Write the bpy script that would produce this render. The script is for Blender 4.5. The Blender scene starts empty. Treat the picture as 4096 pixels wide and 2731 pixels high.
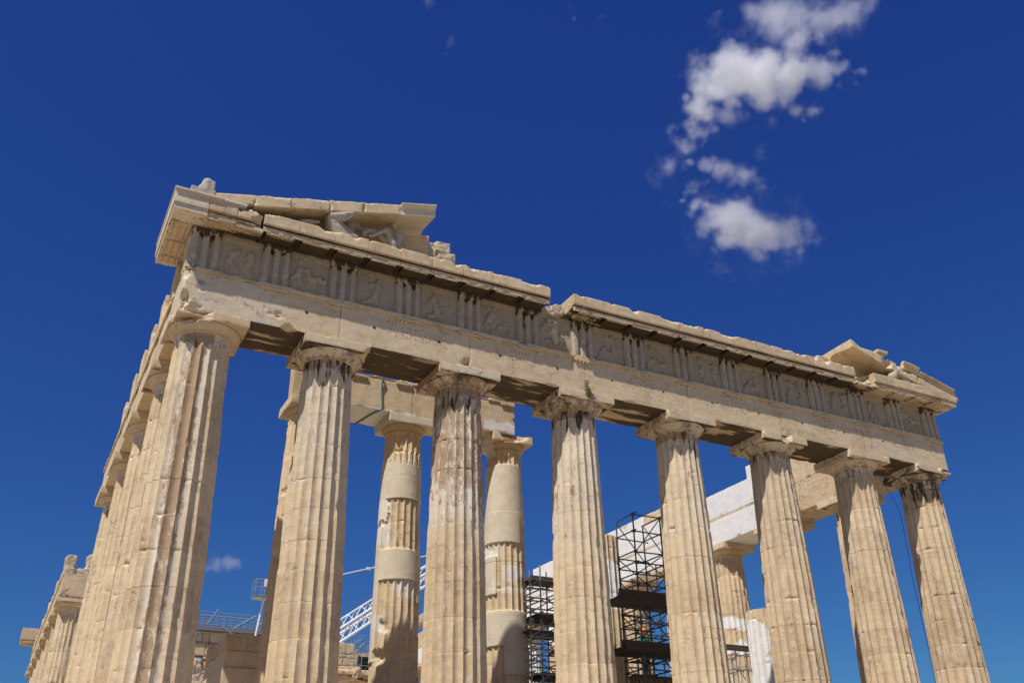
import bpy, math, random
import numpy as np
from mathutils import Vector, Matrix, Quaternion

sc = bpy.context.scene
COL = sc.collection
R = math.radians

# ------------------------------------------------------------------ camera
cam_d = bpy.data.cameras.new('camera'); cam = bpy.data.objects.new('camera', cam_d); COL.objects.link(cam)
yaw, pit, rol = 0.488791, 0.487432, -0.016705
fw = Vector((math.sin(yaw)*math.cos(pit), math.cos(yaw)*math.cos(pit), math.sin(pit)))
rt = fw.cross(Vector((0, 0, 1))).normalized(); up = rt.cross(fw)
r2 = rt*math.cos(rol)+up*math.sin(rol); u2 = -rt*math.sin(rol)+up*math.cos(rol)
m = Matrix((r2, u2, -fw)).transposed().to_4x4(); m.translation = Vector((-3.3325, -25.0217, -2.7498))
cam.matrix_world = m
cam_d.sensor_width = 36; cam_d.lens = 3764.5/4096*36; cam_d.clip_end = 20000; cam_d.clip_start = .1
sc.camera = cam

# ------------------------------------------------------------------ sun and sky
SUN = Vector((-.654, -.375, 1.19)).normalized()
el = math.asin(SUN.z); az = math.atan2(SUN.x, SUN.y)
w = bpy.data.worlds.new('World'); sc.world = w; w.use_nodes = True
nt = w.node_tree; nt.nodes.clear()
sky = nt.nodes.new('ShaderNodeTexSky'); sky.sky_type = 'NISHITA'; sky.sun_disc = False
sky.sun_elevation = el; sky.sun_rotation = az % (2*math.pi)
sky.altitude = 150; sky.air_density = 1.0; sky.dust_density = .3; sky.ozone_density = 3.0
bg = nt.nodes.new('ShaderNodeBackground'); bg.inputs[1].default_value = .082
gm = nt.nodes.new('ShaderNodeGamma'); gm.inputs[1].default_value = 1.22
tn = nt.nodes.new('ShaderNodeMix'); tn.data_type = 'RGBA'; tn.blend_type = 'MULTIPLY'; tn.inputs[0].default_value = 1
tn.inputs[7].default_value = (1.0, .93, .93, 1)
wo = nt.nodes.new('ShaderNodeOutputWorld')
nt.links.new(sky.outputs[0], gm.inputs[0]); nt.links.new(gm.outputs[0], tn.inputs[6])
spx = nt.nodes.new('ShaderNodeSeparateColor'); cbx = nt.nodes.new('ShaderNodeCombineColor'); nt.links.new(tn.outputs[2], spx.inputs[0])
for ch, (pw_, k_) in enumerate(((.95, .197), (.98, .411), (.587, 1.489))):     # deep, saturated Mediterranean blue
    a_ = nt.nodes.new('ShaderNodeMath'); a_.operation = 'POWER'; a_.inputs[1].default_value = pw_; b_ = nt.nodes.new('ShaderNodeMath'); b_.operation = 'MULTIPLY'; b_.inputs[1].default_value = k_
    nt.links.new(spx.outputs[ch], a_.inputs[0]); nt.links.new(a_.outputs[0], b_.inputs[0]); nt.links.new(b_.outputs[0], cbx.inputs[ch])
nt.links.new(cbx.outputs[0], bg.inputs[0]); nt.links.new(bg.outputs[0], wo.inputs[0])
sl = bpy.data.lights.new('sun', 'SUN'); sl.energy = 4.9; sl.angle = R(.53); sl.color = (1, .955, .88)
so = bpy.data.objects.new('sun', sl); COL.objects.link(so)
so.rotation_euler = SUN.to_track_quat('Z', 'Y').to_euler(); so.location = SUN*60
sc.view_settings.view_transform = 'Standard'; sc.view_settings.look = 'None'
sc.view_settings.exposure = 0; sc.view_settings.gamma = 1
sc.cycles.max_bounces = 8; sc.cycles.diffuse_bounces = 4; sc.cycles.volume_bounces = 4; sc.cycles.volume_step_rate = 1.0
sc.cycles.transparent_max_bounces = 16

# ------------------------------------------------------------------ noise
def _h(i, j, k, s):
    v = (i*73856093) ^ (j*19349663) ^ (k*83492791) ^ (s*668265263+374761393)
    v = (v ^ (v >> 13))*1274126177 & 0xffffffff
    v = (v ^ (v >> 16))*2246822519 & 0xffffffff
    v = v ^ (v >> 15)
    return (v & 0xffff)/32767.5-1.0
def vn(P, s=0):
    i = np.floor(P).astype(np.int64); f = P-i; f = f*f*(3-2*f)
    x, y, z = i[..., 0], i[..., 1], i[..., 2]; fx, fy, fz = f[..., 0], f[..., 1], f[..., 2]
    def L(dz):
        a = _h(x, y, z+dz, s)*(1-fx)+_h(x+1, y, z+dz, s)*fx
        b = _h(x, y+1, z+dz, s)*(1-fx)+_h(x+1, y+1, z+dz, s)*fx
        return a*(1-fy)+b*fy
    return L(0)*(1-fz)+L(1)*fz
def fbm(P, s=0, o=3, g=.5):
    P = np.asarray(P, float); a = 1; t = 0; n = 0
    for k in range(o):
        t = t+a*vn(P*(2.03**k)+17.3*k, s+k*7); n += a; a *= g
    return t/n*1.3
def sstep(a, b, x):
    t = np.clip((x-a)/(b-a), 0, 1); return t*t*(3-2*t)

# ------------------------------------------------------------------ materials
def nn(t, ty, **k):
    n = t.nodes.new(ty)
    for a, b in k.items(): setattr(n, a, b)
    return n
def M_(t, op, a, b=None, c=None, clamp=False):
    n = nn(t, 'ShaderNodeMath', operation=op, use_clamp=clamp)
    for i, v in enumerate((a, b, c)):
        if v is None: continue
        if isinstance(v, (int, float)): n.inputs[i].default_value = v
        else: t.links.new(v, n.inputs[i])
    return n.outputs[0]
def MIX(t, f, a, b, mode='MIX'):
    n = nn(t, 'ShaderNodeMix', data_type='RGBA', blend_type=mode)
    for s, v in ((0, f), (6, a), (7, b)):
        if isinstance(v, (int, float)): n.inputs[s].default_value = v
        elif isinstance(v, tuple): n.inputs[s].default_value = (*v, 1)
        else: t.links.new(v, n.inputs[s])
    return n.outputs[2]
def NOI(t, pos, sc3, scale=1, detail=5, rough=.55, off=0):
    mp = nn(t, 'ShaderNodeMapping'); mp.inputs['Scale'].default_value = sc3; mp.inputs['Location'].default_value = (off, off*1.7, off*.6)
    t.links.new(pos, mp.inputs[0])
    n = nn(t, 'ShaderNodeTexNoise'); n.inputs['Scale'].default_value = scale; n.inputs['Detail'].default_value = detail; n.inputs['Roughness'].default_value = rough
    t.links.new(mp.outputs[0], n.inputs[0]); return n.outputs[0]
def SS(t, a, b, x):
    n = nn(t, 'ShaderNodeMapRange', interpolation_type='SMOOTHSTEP')
    for i, v in enumerate((x, a, b)):
        if isinstance(v, (int, float)): n.inputs[i].default_value = v
        else: t.links.new(v, n.inputs[i])
    return n.outputs[0]
def marble(name, c1, c2, wash=(.66, .60, .52), along='z', bump=.35, crw=.10):
    mt = bpy.data.materials.new(name); mt.use_nodes = True; t = mt.node_tree; t.nodes.clear()
    out = nn(t, 'ShaderNodeOutputMaterial'); b = nn(t, 'ShaderNodeBsdfPrincipled'); t.links.new(b.outputs[0], out.inputs[0])
    b.inputs['Roughness'].default_value = .82; b.inputs['Specular IOR Level'].default_value = .25
    g = nn(t, 'ShaderNodeNewGeometry').outputs['Position']
    at = nn(t, 'ShaderNodeAttribute', attribute_name='st'); sp = nn(t, 'ShaderNodeSeparateColor'); t.links.new(at.outputs['Color'], sp.inputs[0])
    tint, crust_shade, rust = sp.outputs; fresh = at.outputs['Alpha']
    n1 = NOI(t, g, (1, 1, 1), .8, 5, .6); n3 = NOI(t, g, (.9, .9, 7), 1, 5, .65, 3)
    n2 = NOI(t, g, (7, 7, .8) if along == 'z' else (1.1, 3, 3), 1, 9, .68, 5)
    n4 = NOI(t, g, (1, 1, 1), 14, 6, .65, 9); n6 = NOI(t, g, {'z': (5, 5, 1.1), 'x': (.6, 2.5, 2.2), 'c': (2.4, 2.4, 1.8)}[along], 1, 7, .62, 11)
    n7 = NOI(t, g, (1, 1, 1), 4.5, 8, .7, 21); n8 = NOI(t, g, (1, 1, 1), 2.1, 8, .66, 31)
    f1 = M_(t, 'ADD', M_(t, 'MULTIPLY', M_(t, 'SUBTRACT', n1, .5), 1.5), tint, clamp=True)
    c = MIX(t, f1, c1, c2)
    c = MIX(t, M_(t, 'MULTIPLY', SS(t, .5, .72, n3), .38), c, (.36, .245, .14))
    c = MIX(t, M_(t, 'MULTIPLY', SS(t, .52, .64, n7), .48), c, wash)
    c = MIX(t, M_(t, 'MULTIPLY', SS(t, .50, .62, n2), .30), c, wash)
    # grey weathering film in soft patches
    c = MIX(t, M_(t, 'MULTIPLY', SS(t, .50, .70, n8), .42), c, (.31, .255, .19))
    # thin dark cracks and pits
    vo = nn(t, 'ShaderNodeTexVoronoi', feature='DISTANCE_TO_EDGE'); vo.inputs['Scale'].default_value = .9
    ad = nn(t, 'ShaderNodeVectorMath', operation='ADD'); nv = nn(t, 'ShaderNodeTexNoise'); nv.inputs['Scale'].default_value = 2.3; nv.inputs['Detail'].default_value = 6
    t.links.new(g, nv.inputs[0]); t.links.new(g, ad.inputs[0]); t.links.new(nv.outputs['Color'], ad.inputs[1]); t.links.new(ad.outputs[0], vo.inputs[0])
    ck = M_(t, 'MULTIPLY', SS(t, .014, .004, vo.outputs[0]), SS(t, .5, .6, n1))
    c = MIX(t, M_(t, 'MULTIPLY', ck, .55), c, (.13, .09, .06))
    # rust-brown patina, flaking to white
    n9 = NOI(t, g, (1, 1, .55), 5.5, 9, .72, 51); th = M_(t, 'SUBTRACT', .87, M_(t, 'MULTIPLY', rust, .41)); rm = SS(t, th, M_(t, 'ADD', th, .09), M_(t, 'ADD', M_(t, 'MULTIPLY', n2, .45), M_(t, 'MULTIPLY', n9, .65))); c = MIX(t, M_(t, 'MULTIPLY', SS(t, .45, .95, rust), .72), c, (.72, .66, .56))
    c = MIX(t, M_(t, 'MULTIPLY', rm, .78), c, MIX(t, n8, (.40, .225, .095), (.24, .14, .07)))
    # fresh restoration marble
    fc = MIX(t, SS(t, .35, .75, n8), (.665, .585, .455), (.57, .475, .34))
    fw_ = MIX(t, SS(t, .35, .7, n8), (.80, .785, .755), (.72, .70, .665))
    c = MIX(t, SS(t, .3, .48, fresh), c, fc); c = MIX(t, SS(t, .7, .9, fresh), c, fw_)
    # black crust, its colour deepened to stand in for shade under soffits
    th = M_(t, 'SUBTRACT', .95, M_(t, 'MULTIPLY', crust_shade, .66)); cm = SS(t, th, M_(t, 'ADD', th, crw), n6)
    c = MIX(t, M_(t, 'MULTIPLY', cm, .93), c, MIX(t, n7, (.022, .015, .009), (.075, .045, .022)))
    c = MIX(t, 1.0, c, MIX(t, n4, (.82, .82, .82), (1.14, 1.14, 1.14)), 'MULTIPLY')
    t.links.new(c, b.inputs['Base Color'])
    bm = nn(t, 'ShaderNodeBump'); bm.inputs['Strength'].default_value = bump; bm.inputs['Distance'].default_value = .03
    hh = M_(t, 'ADD', M_(t, 'MULTIPLY', n4, .6), M_(t, 'MULTIPLY', n7, .9)); hh = M_(t, 'SUBTRACT', hh, M_(t, 'MULTIPLY', ck, .8))
    t.links.new(hh, bm.inputs['Height']); t.links.new(bm.outputs[0], b.inputs['Normal'])
    return mt
MAR = marble('weathered_marble', (.66, .505, .315), (.48, .34, .20), wash=(.70, .615, .50))
MARX = marble('weathered_marble_beam', (.68, .53, .335), (.53, .375, .215), wash=(.70, .605, .475), along='x')
CAPM = marble('capital_marble', (.62, .455, .27), (.46, .30, .155), wash=(.66, .57, .45), along='c', crw=.30, bump=.25)
MET = marble('metope_marble', (.45, .365, .265), (.38, .30, .21), wash=(.48, .41, .32))
TRIM = marble('triglyph_marble', (.46, .385, .29), (.35, .27, .185), wash=(.55, .505, .445))
STAT = marble('statue_marble', (.47, .41, .32), (.36, .30, .23), wash=(.5,.46,.4), bump=.5)
RUB = marble('broken_marble', (.55, .45, .32), (.45, .35, .23), bump=.9)
def plain(name, c, rough=.6, metal=0, vary=.12, scale=8):
    mt = bpy.data.materials.new(name); mt.use_nodes = True; t = mt.node_tree; b = t.nodes['Principled BSDF']
    b.inputs['Roughness'].default_value = rough; b.inputs['Metallic'].default_value = metal
    g = nn(t, 'ShaderNodeNewGeometry').outputs['Position']; n = NOI(t, g, (1, 1, 1), scale, 6, .6)
    lo = tuple(x*(1-vary*2) for x in c); hi = tuple(min(1, x*(1+vary*2)) for x in c)
    t.links.new(MIX(t, n, lo, hi), b.inputs['Base Color']); return mt
STEEL = plain('galvanised_tube', (.30, .33, .34), .45, .4, .25)
DSTEEL = plain('shaded_tube_dark_steel', (.085, .10, .105), .5, .3, .3)  # tube colour darkened for the facade's shade; cables and tracks share it
WOOD = plain('scaffold_boards', (.075, .055, .038), .8, 0, .3, 5)
WHITE = plain('white_crane_paint', (.72, .72, .70), .45, 0, .08)
HOLE = plain('hole_shade', (.035, .028, .02), .95)
LEAF = plain('capers_foliage', (.13, .13, .03), .7, 0, .3, 20)
STRAP = plain('green_strap', (.12, .20, .19), .7)
SKIN = plain('skin', (.45, .28, .2), .6); ORANGE = plain('orange_helmet', (.75, .16, .02), .4); GREEN = plain('green_workwear', (.01, .22, .13), .8); TROUS = plain('dark_trousers', (.03, .03, .04), .85)
TILE = plain('red_tile', (.35, .15, .09), .85)

# ------------------------------------------------------------------ mesh helpers
def build(name, V, F, mat, parent=None, st=None, loc=(0, 0, 0), smooth=40, extra=None):
    """V (n,3) world minus loc, F list of arrays of quads/tris"""
    me = bpy.data.meshes.new(name)
    V = np.asarray(V, np.float32)
    Fs = [np.asarray(f, np.int32) for f in (F if isinstance(F, (list, tuple)) else [F]) if len(f)]
    loops = np.concatenate([f.ravel() for f in Fs]); tot = np.concatenate([np.full(len(f), f.shape[1], np.int32) for f in Fs])
    start = np.concatenate([[0], np.cumsum(tot)[:-1]]).astype(np.int32)
    me.vertices.add(len(V)); me.vertices.foreach_set('co', V.ravel())
    me.loops.add(len(loops)); me.loops.foreach_set('vertex_index', loops)
    me.polygons.add(len(tot)); me.polygons.foreach_set('loop_start', start); me.polygons.foreach_set('loop_total', tot)
    if st is not None:
        a = me.attributes.new('st', 'FLOAT_COLOR', 'POINT'); a.data.foreach_set('color', np.asarray(st, np.float32).ravel())
    me.materials.append(mat); me.update(calc_edges=True); me.validate()
    if smooth:
        me.polygons.foreach_set('use_smooth', np.ones(len(tot), bool)); me.set_sharp_from_angle(angle=R(smooth))
    o = bpy.data.objects.new(name, me); COL.objects.link(o)
    if parent is not None: o.parent = parent
    pw = Vector((0, 0, 0))
    q = parent
    while q is not None: pw = pw+q.location; q = q.parent
    o.location = Vector(loc)-pw
    return o
def stc(n, tint=.5, crust_shade=0, rust=0, fresh=0):
    a = np.empty((n, 4)); a[:, 0] = tint; a[:, 1] = crust_shade; a[:, 2] = rust; a[:, 3] = fresh; return a
def boxgrid(lo, hi, res):
    lo = np.array(lo, float); hi = np.array(hi, float); n = [max(1, int(math.ceil((hi[i]-lo[i])/res))) for i in range(3)]
    V = []; F = []; off = 0
    for ax in range(3):
        u, v = [(1, 2), (2, 0), (0, 1)][ax]
        us = np.linspace(lo[u], hi[u], n[u]+1); vs = np.linspace(lo[v], hi[v], n[v]+1)
        U, W = np.meshgrid(us, vs, indexing='ij')
        for s in (0, 1):
            P = np.zeros(U.shape+(3,)); P[..., u] = U; P[..., v] = W; P[..., ax] = hi[ax] if s else lo[ax]
            idx = np.arange(U.size).reshape(U.shape)+off
            q = np.stack([idx[:-1, :-1], idx[1:, :-1], idx[1:, 1:], idx[:-1, 1:]], -1).reshape(-1, 4)
            if not s: q = q[:, ::-1]
            V.append(P.reshape(-1, 3)); F.append(q); off += U.size
    return np.concatenate(V), np.concatenate(F)
def carve(V, bites, seed=0, core=None):
    """hollows: points inside a rough sphere slide towards the core of the body until they leave it"""
    if not len(bites): return V
    if core is None: core = V*0+V.mean(0)
    for (c, r) in bites:
        c = np.array(c, float); D = core(V) if callable(core) else core
        d = D-V; L = np.linalg.norm(d, axis=1)+1e-9; d = d/L[:, None]; e = V-c
        rr = r*(1+.30*fbm(V*(1.1/max(r, .2)), seed+5, 4)+.06*fbm(V*9, seed+6, 2)); b = (e*d).sum(1); q = b*b-((e*e).sum(1)-rr*rr)
        t = np.where(((e*e).sum(1) < rr*rr) & (q > 0), -b+np.sqrt(np.maximum(q, 0)), 0); t = np.clip(t, 0, L*.8); V = V+d*t[:, None]
    return V
def chipbox(lo, hi, res=.06, seed=0, chip=.012, big=.10, thr=.25, rough=.004, bites=(), freq=2.2, keep=()):
    """closed box with worn, chipped edges.  keep: (axis, sign) faces whose edges stay crisp"""
    V, F = boxgrid(lo, hi, res); lo = np.array(lo, float); hi = np.array(hi, float)
    P0 = V.copy(); c = (lo+hi)/2; h = (hi-lo)/2; U = V-c
    n = fbm(P0*freq, seed, 4); n2 = fbm(P0*9, seed+31, 2)
    C = chip*(1+.6*n2)+big*np.clip(n-thr, 0, 1)*1.6+.0
    for a, b in ((0, 1), (1, 2), (0, 2)):
        ea = h[a]-np.abs(U[:, a]); eb = h[b]-np.abs(U[:, b]); k = ea+eb < C
        for (ax, sg) in keep:
            if ax in (a, b): k &= ~(np.sign(U[:, ax]) == sg)
        d = np.where(k, (C-ea-eb)/2, 0)
        U[:, a] -= np.sign(U[:, a])*d; U[:, b] -= np.sign(U[:, b])*d
    V = U+c
    if rough: 
        for a in range(3): V[:, a] += rough*fbm(P0*5.5, seed+50+a, 3)
    mg = np.minimum(h*.95, np.min(h)*.95)
    return carve(V, bites, seed, lambda v: np.clip(v, lo+mg, hi-mg)), F
def block(name, lo, hi, mat, parent, seed=0, tint=None, crust_shade=0, rust=0, fresh=0, soffit=0, **k):
    V, F = chipbox(lo, hi, seed=seed, **k)
    rnd = random.Random(seed*13+7); t = rnd.uniform(.1, .75) if tint is None else tint
    st = stc(len(V), t, crust_shade, rust, fresh)
    if soffit: st[V[:, 2] < lo[2]+.03, 1] = soffit
    return build(name, V, F, mat, parent, st)
def joinVF(parts):
    V = []; F = []; S = []; o = 0
    for p in parts:
        V.append(p[0]); fs = p[1] if isinstance(p[1], list) else [p[1]]
        F += [f+o for f in fs]; o += len(p[0])
        if len(p) > 2: S.append(p[2])
    return np.concatenate(V), F, (np.concatenate(S) if S else None)
def thing(name, label, cat, loc=(0, 0, 0), group=None):
    o = bpy.data.objects.new(name, None); COL.objects.link(o); o.location = loc; o.empty_display_size = .3
    o['label'] = label; o['category'] = cat
    if group: o['group'] = group
    return o
def tag(o, label, cat, group=None):
    o['label'] = label; o['category'] = cat
    if group: o['group'] = group
    return o

# ------------------------------------------------------------------ dimensions of the temple
CX = [0, 3.681]+[3.681+4.296*i for i in range(1, 6)]+[28.842]
FY = [0, 3.69]+[3.69+4.291*i for i in range(1, 15)]+[67.45]
T = thing('ruined_temple', 'ancient marble Doric temple ruin with fluted columns, carved frieze and broken pediment', 'temple', (14.42, 33.7, 0))

def grid_faces(nz, nt):
    idx = np.arange(nz*nt).reshape(nz, nt); nx = np.roll(idx, -1, axis=1)
    return np.stack([idx[:-1], nx[:-1], nx[1:], idx[1:]], -1).reshape(-1, 4)
TT = np.array([-1, -.82, -.5, -.15, .2, .52, .84])
def column(x, y, H=9.57, rb=.945, rtop=.745, seed=1, A=1.03, za=10.135, ztop=10.43, z0=0.0, dz=.05, rust=.0, rust_side=None,
           crust_top=.55, bites=(), cbites=(), abites=(), smoothm=None, freshm=None, cap=True, ztrunc=None, wear=.5, tt=TT, label=None, fluted_neck=True, tint0=None, hue=0, abig=.10):
    rnd = random.Random(seed); off = np.array([x, y, 0.]); Hn = za-.265 if cap else H          # neck top
    top = ztrunc if ztrunc else Hn
    zj = [z0]; 
    while zj[-1] < H-.75: zj.append(zj[-1]+rnd.uniform(.80, 1.02))
    if zj[-1] > H-.45: zj.pop()
    zj = [z for z in zj[1:]]+[H]; zj = np.array([z for z in zj if z < top-.03])
    zz = set(np.linspace(z0, top, int((top-z0)/dz)+1).round(4))
    for z in zj:
        for d in (-.016, -.004, .004, .016): zz.add(round(float(z+d), 4))
    z = np.array(sorted(q for q in zz if z0 <= q <= top)); nz = len(z)
    nf = 20; th = ((np.arange(nf)[:, None]+(TT if tt is None else tt)[None]/2)*(2*math.pi/nf)).ravel()-math.pi/2
    t = np.tile(tt, nf); nt_ = len(th)
    TH, Z = np.meshgrid(th, z); tg = np.tile(t, (nz, 1))
    s = (Z-z0)/(H-z0); Rr = rb+(rtop-rb)*np.clip(s, 0, 1)+.02*np.sin(np.pi*np.clip(s, 0, 1))
    drum = np.searchsorted(zj, Z)
    dr = np.array([rnd.uniform(-.005, .005) for _ in range(40)]); tn_ = np.array([rnd.uniform(-.05, .95) for _ in range(40)])
    Rr = Rr+dr[drum]
    ux, uy = np.cos(TH), np.sin(TH); P = np.stack([x+ux*Rr, y+uy*Rr, Z], -1)
    dep = .092*Rr/.95
    if cap: dep = dep*np.clip((Hn-.02-Z)/.05, 0, 1)**.5
    prof = 1-tg*tg
    n_lo = fbm(P*np.array([.9, .9, .6]), seed+3, 3); worn = sstep(.42, .75, n_lo)*wear
    r = Rr-dep*prof*(1-.55*worn)
    n_a = fbm(np.stack([np.round((TH+math.pi/2)/(math.pi/10)-.5)*3.7+seed, Z*2.6, Z*0+seed], -1), seed+9, 4)
    ch = np.abs(tg)**5*(.004+.07*np.clip(n_a-.28, 0, .5)+.02*worn); r = r-ch
    dj = np.min(np.abs(Z[..., None]-zj), -1) if len(zj) else Z*0+9
    n_j = fbm(P*np.array([4, 4, 2.5]), seed+21, 3)
    jf = np.array([rnd.choice((.05, .3, 1.0)) for _ in range(40)])[drum]; jd = (.004+.03*np.clip(n_j, 0, 1))*jf
    r = r-np.where(dj < .006, jd, 0)-np.clip(.07-dj, 0, .07)/.07*np.clip(n_j-.28, 0, 1)*.19*(.3+.7*jf)
    r = r+.004*fbm(P*6, seed+33, 3)
    st = np.zeros((nz, nt_, 4)); cb_ = rnd.uniform(-.25, .3); st[..., 0] = tn_[drum]*.8+cb_ if tint0 is None else tint0+.3*(tn_[drum]-.4)
    sm = None
    if smoothm is not None:
        sm = smoothm(TH, Z, P)
        r = np.where(sm > .5, Rr+.022, r); 
    fr = Z*0
    if freshm is not None: fr = freshm(TH, Z, P)
    if sm is not None: fr = np.maximum(fr, (sm > .5)*.52)
    st[..., 3] = fr
    ru = Z*0+rust*sstep(.15, .75, s+.15*n_lo)+.12
    if rust_side is not None:
        a0, wd, am = rust_side; dd = np.abs((TH-a0+math.pi) % (2*math.pi)-math.pi); ru = ru+am*np.exp(-(dd/wd)**2)
    ru = ru+.4*(Z > H)
    st[..., 2] = np.where(fr > .4, 0, ru)
    st[..., 1] = np.where(fr > .4, 0, crust_top*sstep(H-2.6, H+.1, Z)*.98)
    V = np.stack([x+ux*r, y+uy*r, Z], -1).reshape(-1, 3)
    if bites: V = carve(V, bites, seed, lambda v: np.stack([v[:, 0]*0+x, v[:, 1]*0+y, v[:, 2]], -1))
    F = [grid_faces(nz, nt_)]
    # top disc
    cvi = len(V); V = np.vstack([V, [[x, y, top]]]); st = np.vstack([st.reshape(-1, 4), st.reshape(-1, 4)[-1:]])
    tr = np.arange(nt_)+(nz-1)*nt_; F.append(np.stack([tr, np.roll(tr, -1), np.full(nt_, cvi)], -1))
    V = V-np.array([x, y, z0]); o = build('column', V, F, MAR, T, st, (x, y, z0), 42)
    if label: o['label'] = label
    if not cap: return o
    # capital: annulets and echinus
    re = A*.965; pr = [(rtop-.02, Hn-.02), (rtop+.012, Hn), (rtop+.012, Hn+.012), (rtop+.0, Hn+.016), (rtop+.024, Hn+.028), (rtop+.012, Hn+.032), (rtop+.036, Hn+.045), (rtop+.026, Hn+.05)]
    for k in range(1, 15):
        q = k/14; pr.append((rtop+.026+(re-rtop-.026)*(q**.80), Hn+.05+(za-Hn-.05)*(q**1.12)*.93+.0))
    pr += [(re+.004, za-.03), (re-.012, za-.006), (re-.05, za+.004), (re*.6, za+.004)]
    pr = np.array(pr); nt2 = 96; th2 = np.arange(nt2)/nt2*2*math.pi
    TH, PI_ = np.meshgrid(th2, np.arange(len(pr))); rr = pr[PI_, 0]; zc = pr[PI_, 1]
    P = np.stack([x+np.cos(TH)*rr, y+np.sin(TH)*rr, zc], -1); n = fbm(P*2.2, seed+60, 4)
    rr = rr-np.clip(n-.4, 0, 1)*.04+.003*fbm(P*8, seed+61, 2)
    V = np.stack([x+np.cos(TH)*rr, y+np.sin(TH)*rr, zc], -1).reshape(-1, 3)
    V = carve(V, cbites, seed+1, lambda v: np.stack([v[:, 0]*0+x, v[:, 1]*0+y, v[:, 2]*.3+.7*9.9], -1))
    s2 = stc(len(V), .35, crust_top*1.08, np.clip(.55+rust*.5, 0, 1), 0); fc = np.zeros(len(V))
    if freshm is not None: fc = freshm(TH, zc, P).reshape(-1); s2[:, 3] = fc; s2[fc > .4, 1:3] = 0
    cvi = len(V); V = np.vstack([V, [[x, y, za+.004]]]); s2 = np.vstack([s2, s2[-1:]]); tr = np.arange(nt2)+(len(pr)-1)*nt2
    cp = build('capital', V-np.array([x, y, z0]), [grid_faces(len(pr), nt2), np.stack([tr, np.roll(tr, -1), np.full(nt2, cvi)], -1)], CAPM, o, s2, (x, y, z0), 42)
    V, F = chipbox((x-A, y-A, za), (x+A, y+A, ztop-.003), .045, seed+77, .010, abig, .3, .003, abites)
    s3 = stc(len(V), rnd.uniform(.1, .5), 0, .30+rust*.5, 0); s3[V[:, 2] < za+.03, 1] = crust_top*1.1; s3[V[:, 0] < x-A+.03, 1] = crust_top*.85; s3[V[:, 0] < x-A+.03, 2] += .35
    if freshm is not None: fb = freshm(np.arctan2(V[:, 1]-y, V[:, 0]-x), V[:, 2], V); s3[:, 3] = fb; s3[fb > .4, 1:3] = 0
    build('abacus', V-np.array([x, y, z0]), F, MARX, o, s3, (x, y, z0), 42)
    return o

# facade
def F0(th, z, P): return z*0
specA = {
 0: dict(seed=11, rb=.965, rtop=.765, A=1.05, rust=.15, rust_side=(R(-108), .50, .92), cbites=[((-.75, -1.0, 10.2), .38)], abites=[((-.80, -1.05, 10.5), .80), ((-.35, -1.25, 10.4), .40), ((-1.15, -.6, 10.5), .35)],
         bites=[((-.98, -.62, 4.55), .26), ((-.2, -1.12, 3.9), .16), ((.9, -.6, 2.3), .12)], wear=.7),
 1: dict(seed=12, rust=.55, abites=[((3.681+1.15, -1.1, 10.0), .42), ((3.681+1.2, -.6, 10.1), .3)], bites=[((3.681-.1, -1.0, 3.9), .14)], crust_top=.72),
 2: dict(seed=13, rust=.85, crust_top=.70, bites=[((7.977-.9, -.5, 5.1), .14)]),
 3: dict(seed=14, rust=.6, crust_top=.72, wear=.7),
 4: dict(seed=15, rust=.5, crust_top=.66, bites=[((16.569-.2, -1.12, 3.3), .2)]),
 5: dict(seed=16, rust=.45, crust_top=.66, cbites=[((20.865+.05, -1.15, 10.25), .30)], abites=[((20.865+.02, -1.2, 10.4), .32)]),
 6: dict(seed=17, rust=.4, crust_top=.6),
 7: dict(seed=18, rb=.965, rtop=.765, A=1.05, rust=.35, crust_top=.8, abites=[((28.842+1.0, -1.2, 10.35), .62), ((28.842+.3, -1.3, 10.4), .35)], cbites=[((28.842+.9, -.9, 10.0), .35)], wear=.8),
}
for i in range(8): column(CX[i], 0, **{**dict(z0=0.0, za=10.135), **specA[i]})
# south flank (east group k=1..4, west group k=9..16), lighter meshes
T2 = np.array([-1, -.75, -.25, .25, .75])
for k in range(1, 5):
    y = FY[k]; column(0, y, seed=30+k, rust=.2, tt=TT, dz=.06, bites=[((-.95, y-.5, 3.5+k*.9), .22), ((-.8, y-.8, 5.9-k*.6), .16)], wear=.8, rust_side=(R(-100), .4, .25))
for k in range(9, 17):
    y = FY[k]; column(0, y, seed=50+k, tt=T2, dz=.12, wear=1.0, bites=[((-.5, y-1.0, 6.2-k*.1), .45), ((-1.0, y-.3, 4.5), .35)])
# north flank
def whiteband(a, b, ph=0, amp=.25):
    def f(th, z, P): n = fbm(P*1.6+ph, 5, 4); return ((z+n*amp*2 > a) & (z+n*amp*2 < b)).astype(float)
    return f
def wb2(*L):
    def f(th, z, P):
        o = np.zeros(np.shape(z))
        for q in L: o = np.maximum(o, whiteband(*q)(th, z, P))
        return o
    return f
NFL = {3: dict(freshm=wb2((6.15, 6.75, 0, .12), (4.9, 5.75, 3, .25), (-1, 3.0, 1, .1)), rust=0), 7: dict(freshm=wb2((8.2, 12, 0), (3, 5, 2))), 8: dict(freshm=wb2((5.2, 9, 0), (1, 3.2, 2)))}
for k in range(1, 16):
    y = FY[k]; kw = dict(seed=80+k, tt=T2 if k > 4 else TT, dz=.12 if k > 4 else .07, wear=.8, crust_top=.35 if k > 2 else .6)
    kw.update(NFL.get(k, {})); column(CX[7], y, **kw)
for i in range(1, 7):   # west end
    column(CX[i], FY[16], seed=120+i, tt=T2, dz=.15, wear=.9)
column(CX[7], FY[16], seed=129, tt=T2, dz=.15, wear=.9)
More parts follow.
